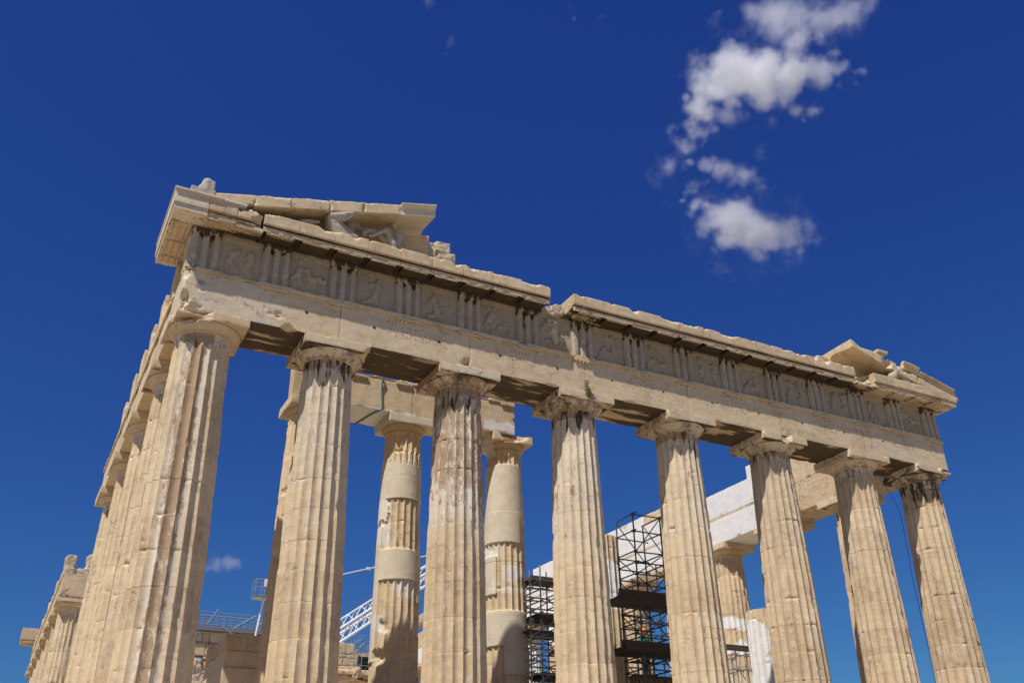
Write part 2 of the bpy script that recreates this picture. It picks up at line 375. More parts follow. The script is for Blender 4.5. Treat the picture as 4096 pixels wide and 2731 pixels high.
# pronaos
PY = 5.16
def pro2_s(th, z, P):
    a = np.degrees((th+math.pi/2+math.pi) % (2*math.pi)-math.pi); z = z+.0; n = fbm(np.stack([a/20, z*2.0, z*0], -1), 4, 4); 
    m = (z > 7.82) & (z < 9.35+.28*np.sin(a*.35)*(np.abs(a) < 60))
    m |= (z > 4.98) & (z < 6.02)
    m |= (a+n*14 < -62) & (z+n*.15 > 6.95) & (z < 7.9); m |= (a > 38) & (z > 4.3) & (z < 5.0)
    m |= (a < -72) & (z > 2.4) & (z < 6.9)
    return m.astype(float)
def pro2_f(th, z, P):
    a = np.degrees((th+math.pi/2+math.pi) % (2*math.pi)-math.pi); n = fbm(np.stack([a/14, z*2.2, z*0], -1), 14, 3)*.35
    m = (np.abs(a+2) < 30) & (z < 5.0) & (z > 4.55+n)
    m |= (a < -45+n*30) & (z > 6.1+n*.8) & (z < 7.85)
    m |= (a > 42+n*20) & (z > 6.1+n) & (z < 7.85)
    m |= (a < -50+n*40) & (z > 3.2+n) & (z < 3.9)
    return np.maximum(m*.79, (z > 10.55)*.6)
def pro3_s(th, z, P):
    a = np.degrees((th+math.pi/2+math.pi) % (2*math.pi)-math.pi)
    m = ((z > 6.75) & (z < 9.75)) & ~((a > 44) & (z > 8.7)) & ~((a > 22) & (z < 7.6))
    m |= (z > 3.15) & (z < 4.35) & (a < 42); m |= (z > 2.2) & (z <= 3.2) & (a > -32)
    m |= (a < -52) & (z > 4.9) & (z < 6.3)
    return m.astype(float)
def pro3_f(th, z, P):
    a = np.degrees((th+math.pi/2+math.pi) % (2*math.pi)-math.pi); n = fbm(np.stack([a/14, z*2.2, z*0], -1), 24, 3)*.35
    m = (a > 22) & (a < 34) & (z > 6.8) & (z < 7.6)
    m |= (z > 5.5+n*1.4) & (z < 5.95) & (a > -35); m |= (a < -40+n*40) & (z > 6.2) & (z < 6.8)
    m |= (z > 4.95) & (z < 5.15+n*1.6)
    m |= (a < -58) & (z > 10.1)
    return m*.78
pk = dict(tint0=.0, H=10.05, rb=.825, rtop=.655, A=.83, za=10.58, ztop=10.90, z0=.6, dz=.05, rust=-.1, crust_top=.12)
column(4.55, PY, **{**pk, 'seed': 141, 'wear': 1.0, 'crust_top': .45, 'rust': .15, 'bites': [((4.55-.85, PY-.25, 5.4), .3), ((4.55-.8, PY-.3, 7.6), .25), ((4.55-.8, PY-.2, 8.9), .2)]})
column(8.14, PY, **{**pk, 'seed': 142, 'smoothm': pro2_s, 'freshm': pro2_f, 'bites': [((8.14-.72, PY-.6, 3.5), .3), ((8.14-.75, PY-.5, 2.5), .35), ((8.14+.35, PY-.85, 6.85), .17), ((8.14-.5, PY-.8, 4.75), .16)], 'wear': .9, 'abig': .02})
column(12.27, PY, **{**pk, 'seed': 143, 'smoothm': pro3_s, 'freshm': pro3_f, 'abites': [((12.27-.15, PY-.98, 10.85), .42), ((12.27+.35, PY-.98, 10.95), .30)], 'bites': [((12.27-.85, PY-.3, 6.45), .25), ((12.27+.1, PY-.93, 5.4), .2)], 'wear': .9})
def pro4_f(th, z, P): n = fbm(P*1.5, 3, 3)*.3; return ((z < 6.6+n) & (z > 4.7)).astype(float)
column(16.42, PY, **{**pk, 'seed': 144, 'cap': False, 'ztrunc': 7.55, 'freshm': pro4_f})
column(20.6, PY, **{**pk, 'seed': 145, 'cap': False, 'ztrunc': 4.6})
def pro6_f(th, z, P):
    n = fbm(P*1.2, 8, 4); q = P[..., 0]-24.0
    return ((z < 3.6+n*.5) | (q < -.28+.28*np.sin(z*3.1+1)+n*.2)).astype(float)
column(24.3, PY, **{**pk, 'seed': 146, 'cap': False, 'ztrunc': 5.45, 'freshm': pro6_f, 'rb': .86})

# ------------------------------------------------------------------ entablature of the facade
def fresh_on(o, f, kill=True):
    a = o.data.attributes['st']; n = len(o.data.vertices); c = np.empty(n*4, np.float32); a.data.foreach_get('color', c); c = c.reshape(-1, 4)
    v = np.empty(n*3, np.float32); o.data.vertices.foreach_get('co', v); v = v.reshape(-1, 3)
    m = f(v); c[:, 3] = np.where(m, 1, c[:, 3]); c[m, 1] = 0; c[m, 2] = 0; a.data.foreach_set('color', c.ravel())
def rough_plane_bites(c, r): return [(c, r)]
AX = [-.90]+CX[1:7]+[29.745]
TRI = [-.4675, 1.607]+[3.681+2.148*i for i in range(11)]+[27.235, 29.31]
abt = {0: [((-1.15, -1.2, 11.7), .55), ((-1.25, -1.1, 10.7), .62), ((-.55, -1.15, 10.3), .48), ((-.3, -1.62, 11.2), .76), ((.9, -1.72, 11.2), .85), ((1.75, -1.62, 10.9), .76), ((2.2, -1.18, 10.35), .38)],
       1: [((7.95, -1.1, 10.55), .34)], 3: [((12.35, -1.03, 10.75), .2)], 5: [((20.9, -1.05, 11.4), .2)]}
arch = []
for i in range(7):
    g = .004
    V, F = chipbox((AX[i]+g, -.89, 10.43), (AX[i+1]-g, .89, 11.66), .05, 200+i, .010, .07, .33, .004, abt.get(i, ()))
    st = stc(len(V), [.30, .22, .28, .18, .2, .2, .35][i], 0, [.45, .55, .50, .34, .32, .40, .58][i], 0)
    so_ = V[:, 2] < 10.445; st[so_, 1] = .90+.25*fbm(V[so_]*np.array([.5, 1.6, 1]), 91, 3); st[so_, 2] = .35
    if i == 0: st[:, 2] = .34+.36*sstep(2.6, 1.4, V[:, 0]+.5*fbm(V*1.3, 9, 3)); st[V[:, 0] < .7, 1] = .5; st[(V[:, 0] < .7), 0] = .6
    o = build('architrave', V, F, MARX, T, st); arch.append(o)
    # taenia, sub-part
    V, F = chipbox((AX[i]+g, -.955, 11.663), (AX[i+1]-g, .88, 11.78), .045, 220+i, .008, .05, .25, .003, [((-1.0, -1.2, 11.7), .55), ((.9, -1.18, 11.75), .33), ((.3, -1.2, 11.72), .33)] if i == 0 else ([((9.9, -1.08, 11.8), .2)] if i == 2 else []))
    build('taenia', V, F, MARX, o, stc(len(V), .3, 0, .45, 0))
    # small holes of the lost bronze letters and the dowel holes of the shields, sub-parts: flat discs with the holes' shade in their colour
    rnd = random.Random(i+5); HV = []; HF = []; n = 0
    for tc in TRI[1:-1]:
        if not (AX[i]+.2 < tc < AX[i+1]) : continue
        if tc < 2 : continue
        for row in range(6):
            for c_ in range(11):
                if rnd.random() < .42: continue
                hx = tc-.62+c_*.125+rnd.uniform(-.03, .03); hz = 11.52-row*.095-(.0 if row < 3 else .05)+rnd.uniform(-.02, .02); rr = rnd.uniform(.013, .021)
                if not (AX[i]+.05 < hx < AX[i+1]-.05): continue
                a = np.arange(6)/6*2*math.pi; HV.append(np.stack([hx+np.cos(a)*rr, np.full(6, -.8995), hz+np.sin(a)*rr], -1)); HF.append(np.arange(6)+n); n += 6
    if HV: build('letter_holes', np.concatenate(HV), [np.array(HF)], HOLE, o, smooth=0)
    for cxm in [(TRI[j]+TRI[j+1])/2 for j in range(1, 13)]:
        if AX[i] < cxm < AX[i+1]:
            s = .055 if cxm < 12 else .045; a = np.arange(8)/8*2*math.pi+.4; rr = s*(1+.25*np.sin(a*3+cxm*5))
            b_ = np.stack([cxm+np.cos(a)*rr, np.full(8, -.897), 11.12+np.sin(a)*rr*.8], -1); b2 = b_*1; b2[:, 1] = -.8; b2[:, [0]] = (b_[:, [0]]-cxm)*.6+cxm
            build('dowel_hole', np.vstack([b_, b2]), [np.array([list(range(8))])], HOLE, o, smooth=0)
def fparent(x):
    for i in range(7):
        if x < AX[i+1]: return arch[i]
    return arch[-1]
# regulae with guttae
for j, tc in enumerate(TRI):
    if j == 0: continue
    V, F = chipbox((tc-.4225, -.972, 11.575), (tc+.4225, -.905, 11.66), .03, 240+j, .006, .05, .2, .002)
    P_ = [(V, F, stc(len(V), .3, 0, .5, 0))]
    a = np.arange(8)/8*2*math.pi; rnd = random.Random(j)
    for k in range(6):
        if rnd.random() < .2: continue
        gx = tc-.4225+.07+k*.141
        rings = np.concatenate([np.stack([gx+np.cos(a)*r_, -.938+np.sin(a)*r_, np.full(8, z_)], -1) for r_, z_ in ((.026, 11.58), (.034, 11.535))])
        rings = np.vstack([rings, [[gx, -.938, 11.535]]]); f1 = grid_faces(2, 8)[:, ::-1]; f2 = np.stack([np.arange(8)+8, np.roll(np.arange(8)+8, -1), np.full(8, 16)], -1)[:, ::-1]
        P_.append((rings, [f1, f2], stc(17, .3, 0, .3, 0)))
    V, F, S = joinVF(P_); build('regula', V, F, MARX, fparent(tc), S)

# frieze
frieze = block('frieze', (-.80, -.72, 11.783), (29.64, .86, 13.12), MARX, T, 300, res=.25, rough=.0, chip=.004, big=0)
def slab(name, x0, x1, z0, z1, yf, yb, hf, parent, mat, nx, nz, st=(.4, 0, .2, 0), flank=None, bites=(), stf=None):
    """panel whose front (towards -y) is a height field; flank=(x) turns it to face -x"""
    xs = np.linspace(x0, x1, nx+1); zs = np.linspace(z0, z1, nz+1); X, Z = np.meshgrid(xs, zs, indexing='ij')
    Y = yf-hf(X, Z); idx = np.arange(X.size).reshape(X.shape)
    V = np.stack([X, Y, Z], -1).reshape(-1, 3); F = np.stack([idx[:-1, :-1], idx[1:, :-1], idx[1:, 1:], idx[:-1, 1:]], -1).reshape(-1, 4)
    ring = np.concatenate([idx[:, 0], idx[-1, 1:], idx[-2::-1, -1], idx[0, -2:0:-1]]); rb_ = V[ring].copy(); rb_[:, 1] = yb; n0 = len(V); k = len(ring)
    V = np.vstack([V, rb_]); a = np.arange(k); F2 = np.stack([ring[a], n0+a, n0+(a+1) % k, ring[(a+1) % k]], -1)
    if bites: V = carve(V, bites, 3, lambda v: np.stack([v[:, 0]*.7+.3*(x0+x1)/2, v[:, 1]*0+yb+.1, v[:, 2]], -1))
    S = stc(len(V), *st)
    if stf is not None: stf(V, S)
    if flank is not None: V = np.stack([V[:, 1]-0, V[:, 0]*1.0, V[:, 2]], -1); F = F[:, ::-1]; F2 = F2[:, ::-1]
    return build(name, V, [F, F2], mat, parent, S, smooth=35)
def tri_h(tc, seed, worn=.012, lift=0):
    def f(X, Z):
        u = (X-tc)/.4225; h = np.full(X.shape, .0)
        P = np.stack([X*3, Z*3, X*0+seed], -1); n = fbm(P, seed, 4)
        g = np.zeros(X.shape)
        for c_ in (-.36, .36): g = np.maximum(g, np.clip((1-np.abs(u-c_)/.185)*1.6, 0, 1)*.10)
        for c_ in (-1.02, 1.02): g = np.maximum(g, np.clip((1-np.abs(u-c_)/.17)*1.3, 0, 1)*.08)
        topz = 12.985-.04*np.abs(np.sin(u*5))
        g = g*(Z < topz)
        h = -g+.015*(Z > 12.995); h -= np.clip(n-.15, 0, 1)*worn*5*(1-.7*(g > .02)); h += .004*fbm(P*3, seed+1, 2)
        return h
    return f
def tri_st(seed):
    def f(V, S):
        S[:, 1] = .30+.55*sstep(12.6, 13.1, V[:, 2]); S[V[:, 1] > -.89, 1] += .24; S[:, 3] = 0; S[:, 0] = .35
    return f
for j, tc in enumerate(TRI):
    bt = []
    if j == 0: bt = [((-.95, -1.15, 12.0), .36)]
    if j == 6: bt = [((tc-.6, -1.1, 12.45), .34)]
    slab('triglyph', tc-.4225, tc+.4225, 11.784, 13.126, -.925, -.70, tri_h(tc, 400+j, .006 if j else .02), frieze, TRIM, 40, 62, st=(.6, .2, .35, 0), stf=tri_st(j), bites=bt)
def seg_d(X, Z, a, b):
    ax, az_ = a; bx, bz = b; dx, dz_ = bx-ax, bz-az_; L = dx*dx+dz_*dz_+1e-9
    t = np.clip(((X-ax)*dx+(Z-az_)*dz_)/L, 0, 1); return np.hypot(X-ax-t*dx, Z-az_-t*dz_), t
def relief_h(x0, x1, seed):
    rnd = random.Random(seed*7+1); W = x1-x0; caps = []; c = (x0+x1)/2
    def limb(p, ang, L, r0, r1, h):
        q = (p[0]+math.sin(ang)*L, p[1]+math.cos(ang)*L); caps.append((p, q, r0, r1, h)); return q
    def figure(cx, lean, sc_):
        hip = (cx, 12.36+rnd.uniform(-.08, .06)); sh = limb(hip, lean, .36*sc_, .11, .13, .11); 
        if rnd.random() < .75: limb((sh[0]+rnd.uniform(-.03, .03), sh[1]+.10), lean*1.3, .05, .075, .07, .10)
        for sg in (-1, 1):
            k = limb(hip, math.pi+sg*rnd.uniform(.1, .75), rnd.uniform(.2, .28), .085, .06, .085)
            if rnd.random() < .75: limb(k, math.pi+rnd.uniform(-.6, .5), rnd.uniform(.15, .27), .055, .035, .06)
            if rnd.random() < .8:
                e = limb(sh, math.pi*.5*sg+rnd.uniform(-.9, .9), rnd.uniform(.14, .22), .055, .045, .07)
                if rnd.random() < .6: limb(e, rnd.uniform(-math.pi, math.pi), .15, .042, .03, .06)
    ty = rnd.choice((0, 0, 1, 2, 3))
    if ty == 0: figure(c-rnd.uniform(.2, .34), rnd.uniform(-.2, .6), 1); figure(c+rnd.uniform(.18, .34), rnd.uniform(-.7, .2), rnd.uniform(.75, 1))
    elif ty == 1:
        b0 = (c-.05+rnd.uniform(-.2, .1), 12.28+rnd.uniform(-.05, .1)); b1 = limb(b0, 1.57+rnd.uniform(-.2, .2), .38, .13, .14, .12); limb(b0, -.5+rnd.uniform(-.3, .3), .34, .10, .06, .1)
        for q in (b0, b1): limb(q, math.pi+rnd.uniform(-.5, .5), .34, .06, .03, .06); limb(q, math.pi+rnd.uniform(-.7, .7), .30, .05, .03, .05)
        figure(c-.33, rnd.uniform(-.2, .5), .9)
    elif ty == 2: figure(c+rnd.uniform(-.15, .15), rnd.uniform(-.5, .5), 1.05); limb((c-.35, 12.0), 1.3, .5, .10, .08, .07)
    else: figure(c+.2, -.1, 1); limb((c-.4, 11.95), .5, .55, .12, .06, .08); limb((c-.1, 12.2), 1.8, .3, .1, .1, .07)
    def f(X, Z):
        P = np.stack([X*2.3, Z*2.3, X*0+seed], -1); n = fbm(P, seed, 4); n2 = fbm(P*4, seed+2, 3); n3 = fbm(P*1.3, seed+4, 3); h = np.zeros(X.shape)
        wx = .045*fbm(P*2, seed+7, 3); wz = .045*fbm(P*2, seed+8, 3)
        for a, b, ra, rb_, hh in caps:
            d, t = seg_d(X+wx, Z+wz, a, b); rr = ra+(rb_-ra)*t; q = np.clip(1-(d/rr)**2, 0, 1)**.42*hh*1.1; h = np.maximum(h, q)
        keep = sstep(-.18, .02, n3+.12); h = h*(.12+.88*keep)+np.where(h > .01, n2*.016+n*.012, 0)
        h = h+.045*(Z > 12.975)-.012*np.clip(n2, 0, 1)-.02*sstep(.35, .5, n)
        return h
    return f
def met_st(V, S):
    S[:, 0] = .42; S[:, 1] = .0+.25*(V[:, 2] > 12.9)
for j in range(14):
    x0, x1 = TRI[j]+.4235, TRI[j+1]-.4235
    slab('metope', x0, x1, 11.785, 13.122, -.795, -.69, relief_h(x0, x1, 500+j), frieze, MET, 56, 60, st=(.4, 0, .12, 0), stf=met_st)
# broken rubble where the cornice block is missing
def lump(name, pts, mat, parent, seed=0, vox=.03, rough=.03, st=(.3, 0, .2, 0), freq=3, smooth=0, dec=None, ang=30, fine=.35):
    """pts: list of (p, q, rp, rq) capsules / rounded boxes ('box', lo, hi) fused by a voxel remesh, then roughened"""
    V = []; F = []; o = 0
    for c in pts:
        if c[0] == 'box':
            v, f = boxgrid(c[1], c[2], .4)
            if len(c) > 3:
                a = c[3]; cc = (np.array(c[1])+np.array(c[2]))/2; mt = np.array(Matrix.Rotation(a[3], 3, Vector(a[:3]))); v = (v-cc)@mt.T+cc
        else:
            p, q, rp, rq = c; p = Vector(p); q = Vector(q); d = q-p; L = d.length; ns, nr = 16, 12
            ql = d.to_track_quat('Z', 'Y') if L > 1e-6 else Quaternion()
            rows = []
            for k in range(1, 7): a = math.pi/2*(1-k/6.0); rows.append((-rp*math.sin(a), max(rp*math.cos(a), 1e-3*rp)))
            for k in range(0, 6): a = math.pi/2*(k/6.0); rows.append((L+rq*math.sin(a), rq*math.cos(a)))
            v = []
            for z_, r_ in rows:
                for j in range(ns): an = j/ns*2*math.pi; v.append(p+ql@Vector((math.cos(an)*r_, math.sin(an)*r_, z_)))
            nrow = len(rows); v.append(p+ql@Vector((0, 0, -rp))); v.append(p+ql@Vector((0, 0, L+rq)))
            v = np.array([tuple(x) for x in v]); f = grid_faces(nrow, ns)
            b = np.arange(ns); f0 = np.stack([np.roll(b, -1), b, np.full(ns, nrow*ns), np.full(ns, nrow*ns)], -1)[:, :3]
            b2 = b+(nrow-1)*ns; f1 = np.stack([b2, np.roll(b2, -1), np.full(ns, nrow*ns+1)], -1)
            V.append(v); F += [f+o, f0+o, f1+o]; o += len(v); continue
        V.append(v); F.append(f+o); o += len(v)
    V = np.concatenate(V); c0 = V.mean(0)
    ob = build(name, V-c0, F, mat, None, None, tuple(c0), 0)
    md = ob.modifiers.new('r', 'REMESH'); md.mode = 'VOXEL'; md.voxel_size = vox
    if smooth: ms = ob.modifiers.new('s', 'SMOOTH'); ms.iterations = smooth; ms.factor = .5
    bpy.context.view_layer.update()
    dg = bpy.context.evaluated_depsgraph_get(); me = bpy.data.meshes.new_from_object(ob.evaluated_get(dg)); old = ob.data
    ob.modifiers.clear(); ob.data = me; bpy.data.meshes.remove(old)
    n = len(me.vertices); v = np.empty(n*3, np.float32); me.vertices.foreach_get('co', v); v = v.reshape(-1, 3).astype(float); nr = np.empty(n*3, np.float32); me.vertices.foreach_get('normal', nr); nr = nr.reshape(-1, 3)
    w_ = v+c0; d = rough*fbm(w_*freq, seed, 4)+rough*fine*fbm(w_*freq*4.5, seed+9, 3)
    v = v+nr*d[:, None]; me.vertices.foreach_set('co', v.astype(np.float32).ravel())
    if 'st' in me.attributes: me.attributes.remove(me.attributes['st'])
    a = me.attributes.new('st', 'FLOAT_COLOR', 'POINT'); a.data.foreach_set('color', stc(n, *st).astype(np.float32).ravel())
    if not me.materials: me.materials.append(mat)
    me.polygons.foreach_set('use_smooth', np.ones(len(me.polygons), bool)); me.set_sharp_from_angle(angle=R(ang)); me.update()
    if parent is not None:
        ob.parent = parent; pw = Vector((0, 0, 0)); q = parent
        while q is not None: pw = pw+q.location; q = q.parent
        ob.location = Vector(tuple(c0))-pw
    return ob
lump('broken_cornice', [('box', (10.52, -.85, 13.13), (11.05, 1.2, 13.42)), ('box', (10.95, -.98, 13.13), (11.5, 1.2, 13.5), (0, 1, 0, -.35)), ('box', (10.4, -.80, 13.2), (10.7, 0, 13.6))], RUB, T, 5, .035, .10, freq=2.2, st=(.2, 0, .1, 0), ang=25)
lump('broken_metope', [('box', (10.86, -.93, 12.66), (11.26, -.6, 13.0)), ('box', (10.98, -.98, 12.45), (11.2, -.6, 12.8)), ('box', (11.05, -.90, 12.02), (11.25, -.6, 12.6), (0, 1, 0, -.25))], RUB, T, 6, .025, .06, freq=4, st=(.1, 0, .1, 0), ang=25)

# horizontal cornice blocks.  profile in (y, z)
def cornice(x0, x1, seed, parent=T, ftop=.11, fresh=0, name='cornice_block', front=-1.585, back=1.25, mut=True, worn=0, soffit_crust_shade=.8, bites=()):
    g = .004; xs = np.linspace(x0+g, x1-g, max(4, int((x1-x0)/.035)))
    pf = [(back, 13.132), (-.70, 13.132), (-.93, 13.132), (-.95, 13.25), (-1.2, 13.24), (-1.49, 13.215), (-1.50, 13.125), (-1.52, 13.122), (-1.528, 13.17), (-1.525, 13.275), (-1.47, 13.290), (-1.47, 13.35), (front+.005, 13.358), (front, 13.37)]
    pf += [(front, z) for z in np.linspace(13.40, 13.70, 8)]+[(front+.005, 13.745), (front+.05, 13.752), (front+.15, 13.752), (front+.4, 13.755), (-.5, 13.755), (back, 13.755)]
    pf = np.array(pf); n = len(pf); X, I = np.meshgrid(xs, np.arange(n), indexing='ij'); Y = pf[I, 0]; Z = pf[I, 1]
    P = np.stack([X, Y, Z], -1); k = fbm(P*np.array([2.2, 2, 2]), seed, 4)
    # ragged top edge and jagged lower nose
    c = .012+ftop*np.clip(fbm(np.stack([X*3.2, X*0+seed, X*0], -1), seed+4, 4)+.15, 0, 1)
    ea = np.clip(Y-front, 0, None); eb = np.clip(13.755-Z, 0, None); m = (ea+eb < c) & (Z > 13.4); d = np.where(m, (c-ea-eb)/2, 0); Y = Y+d; Z = Z-d*.9
    c2 = .07*np.clip(fbm(np.stack([X*5, X*0+seed+9, X*0], -1), seed+6, 3)-.05, 0, 1)+.3*worn*np.clip(k, 0, 1); low = (Z < 13.19) & (P[..., 1] < -1.4); Y = np.where(low, Y+c2, Y); Z = np.where(low, Z+c2*.25, Z)
    ends = np.minimum(X-x0, x1-X); ce = .03*np.clip(fbm(P*4, seed+8, 3)+.2, 0, 1); e_ = np.clip(ce-ends, 0, 1)*((Y < -1.3)); Y = Y+e_
    Y = Y+.005*fbm(P*6, seed+12, 3)+.02*np.clip(k-.35, 0, 1)*(Y < -1.3)
    V = np.stack([X, Y, Z], -1).reshape(-1, 3); idx = np.arange(X.size).reshape(X.shape); nx_ = np.roll(idx, -1, axis=1)
    F = np.stack([idx[:-1], nx_[:-1], nx_[1:], idx[1:]], -1).reshape(-1, 4)[:, ::-1]
    # end caps
    def capf(row, flip):
        f = list(idx[row]); 
        return np.array([f[::-1] if flip else f])
    V = carve(V, bites, seed, lambda v: np.stack([v[:, 0]*.6+.4*(x0+x1)/2, v[:, 1]*0-.3, v[:, 2]*.3+.7*13.45], -1))
    S = stc(len(V), random.Random(seed).uniform(.1, .75), .25, .42, fresh); lowm = (pf[I, 1].reshape(-1) < 13.36) & (pf[I, 0].reshape(-1) > -1.52); S[lowm, 1] = soffit_crust_shade; S[(Z.reshape(-1) < 13.30), 1] = np.maximum(S[(Z.reshape(-1) < 13.30), 1], .35*(fresh < .5))  # cornice underside painted darker: crust plus shade put into the colour
    o = build(name, V, [F, capf(0, False), capf(-1, True)], MARX, parent, S, smooth=30)
    if mut:
        mc = (x0+x1)/2; v, f = chipbox((mc-.4225, -1.505, 13.075), (mc+.4225, -1.0, 13.19), .04, seed+3, .008, .09, .15, .003)
        v[:, 2] += (v[:, 1]+1.5)*.09
        s_ = stc(len(v), .3, soffit_crust_shade, .35, 0); s_[(v[:, 1] < -1.47), 1] = .3; P_ = [(v, f, s_)]
        a = np.arange(6)/6*2*math.pi
        for r_ in range(3):
            for k_ in range(6):
                gx = mc-.4225+.07+k_*.141; gy = -1.42+r_*.16
                rg = np.concatenate([np.stack([gx+np.cos(a)*q, gy+np.sin(a)*q, np.full(6, z_)+(gy+1.5)*.09], -1) for q, z_ in ((.024, 13.085), (.03, 13.045))]); rg = np.vstack([rg, [[gx, gy, 13.045+(gy+1.5)*.09]]])
                P_.append((rg, [grid_faces(2, 6)[:, ::-1], np.stack([np.arange(6)+6, np.roll(np.arange(6)+6, -1), np.full(6, 12)], -1)[:, ::-1]], stc(13, .3, soffit_crust_shade, .3, 0)))
        v, f, s_ = joinVF(P_); build('mutule', v, f, MARX, o, s_)
    return o
JX = [3.12+1.0740*k-3*1.074 for k in range(0, 30)]    # joints between blocks
for k in range(29):
    a, b = JX[k], JX[k+1]
    if a < .9: continue
    if 10.4 < a < 11.4: continue
    if a > 29: continue
    if 24.55 < a < 25.5: # recessed broken block
        cornice(a, b, 700+k, worn=1, bites=[((a+.45, -1.75, 13.4), .72)]); continue
    cornice(a, b+(.05 if b > 29 else 0), 700+k, ftop=.04 if a > 25.5 else .20, soffit_crust_shade=.6 if a > 25.5 else 1.0)
cornice(11.50, JX[11] if JX[11] > 11.6 else JX[12], 750, bites=[((11.35, -1.6, 13.6), .25)]) if abs(JX[11]-11.65) > .3 else cornice(11.56, JX[12], 750)
# corners: restored smooth blocks running back along the flanks
def corner_block(sx, x_in, x_out, seed, fresh, yb, name='corner_cornice'):
    lo = (min(x_in, x_out), -1.585, 13.345); hi = (max(x_in, x_out), yb, 13.755)
    V, F = chipbox(lo, hi, .05, seed, .006, .03, .3, .002); S = stc(len(V), .2, 0, .05, fresh)
    P_ = [(V, F, S)]
    # lower fascia set back, with its soffit
    lo2 = (lo[0]+.045 if sx < 0 else lo[0]+.004, -1.54, 13.14); hi2 = (hi[0]-.004 if sx < 0 else hi[0]-.045, yb-.02, 13.343)
    V, F = chipbox(lo2, hi2, .05, seed+1, .006, .06, .25, .002); S = stc(len(V), .2, 0, .1, fresh*.9)
    S[V[:, 2] < 13.16, 1] = .62; S[V[:, 2] < 13.16, 2] = .8; S[V[:, 2] < 13.16, 3] = 0; P_.append((V, F, S))
    V, F, S = joinVF(P_); o = build(name, V, F, MARX, T, S)
    return o
cb = corner_block(-1, -.62, -1.59, 760, .62, 1.72)
for k, yc in enumerate((-.50, .55, 1.25)):     # mutules of the south return, with guttae
    ln = .40 if k < 2 else .2
    v, f = chipbox((-1.50, yc-ln, 13.075), (-.93, yc+ln, 13.139), .04, 770+k, .006, .05, .3, .002); P_ = [(v, f, stc(len(v), .2, .35, .5, 0))]; a = np.arange(8)/8*2*math.pi
    for r_ in range(3):
        for q_ in range(6):
            gy = yc-ln+.06+q_*(2*ln-.12)/5; gx = -1.42+r_*.18
            rg = np.concatenate([np.stack([gx+np.cos(a)*q, gy+np.sin(a)*q, np.full(8, z_)], -1) for q, z_ in ((.026, 13.08), (.032, 13.03))]); rg = np.vstack([rg, [[gx, gy, 13.03]]])
            P_.append((rg, [grid_faces(2, 8)[:, ::-1], np.stack([np.arange(8)+8, np.roll(np.arange(8)+8, -1), np.full(8, 16)], -1)[:, ::-1]], stc(17, .3, .3, .5, 0)))
    v, f, s_ = joinVF(P_); build('mutule', v, f, MARX, cb, s_)
c1 = cornice(-.615, .20, 731, ftop=.05, fresh=.0, soffit_crust_shade=.8)
c2_ = cornice(.204, .93, 732, ftop=.25, soffit_crust_shade=.8, worn=1, bites=[((.9, -1.75, 13.35), .32)])
corner_block(1, 29.46, 30.42, 780, .0, 2.2)

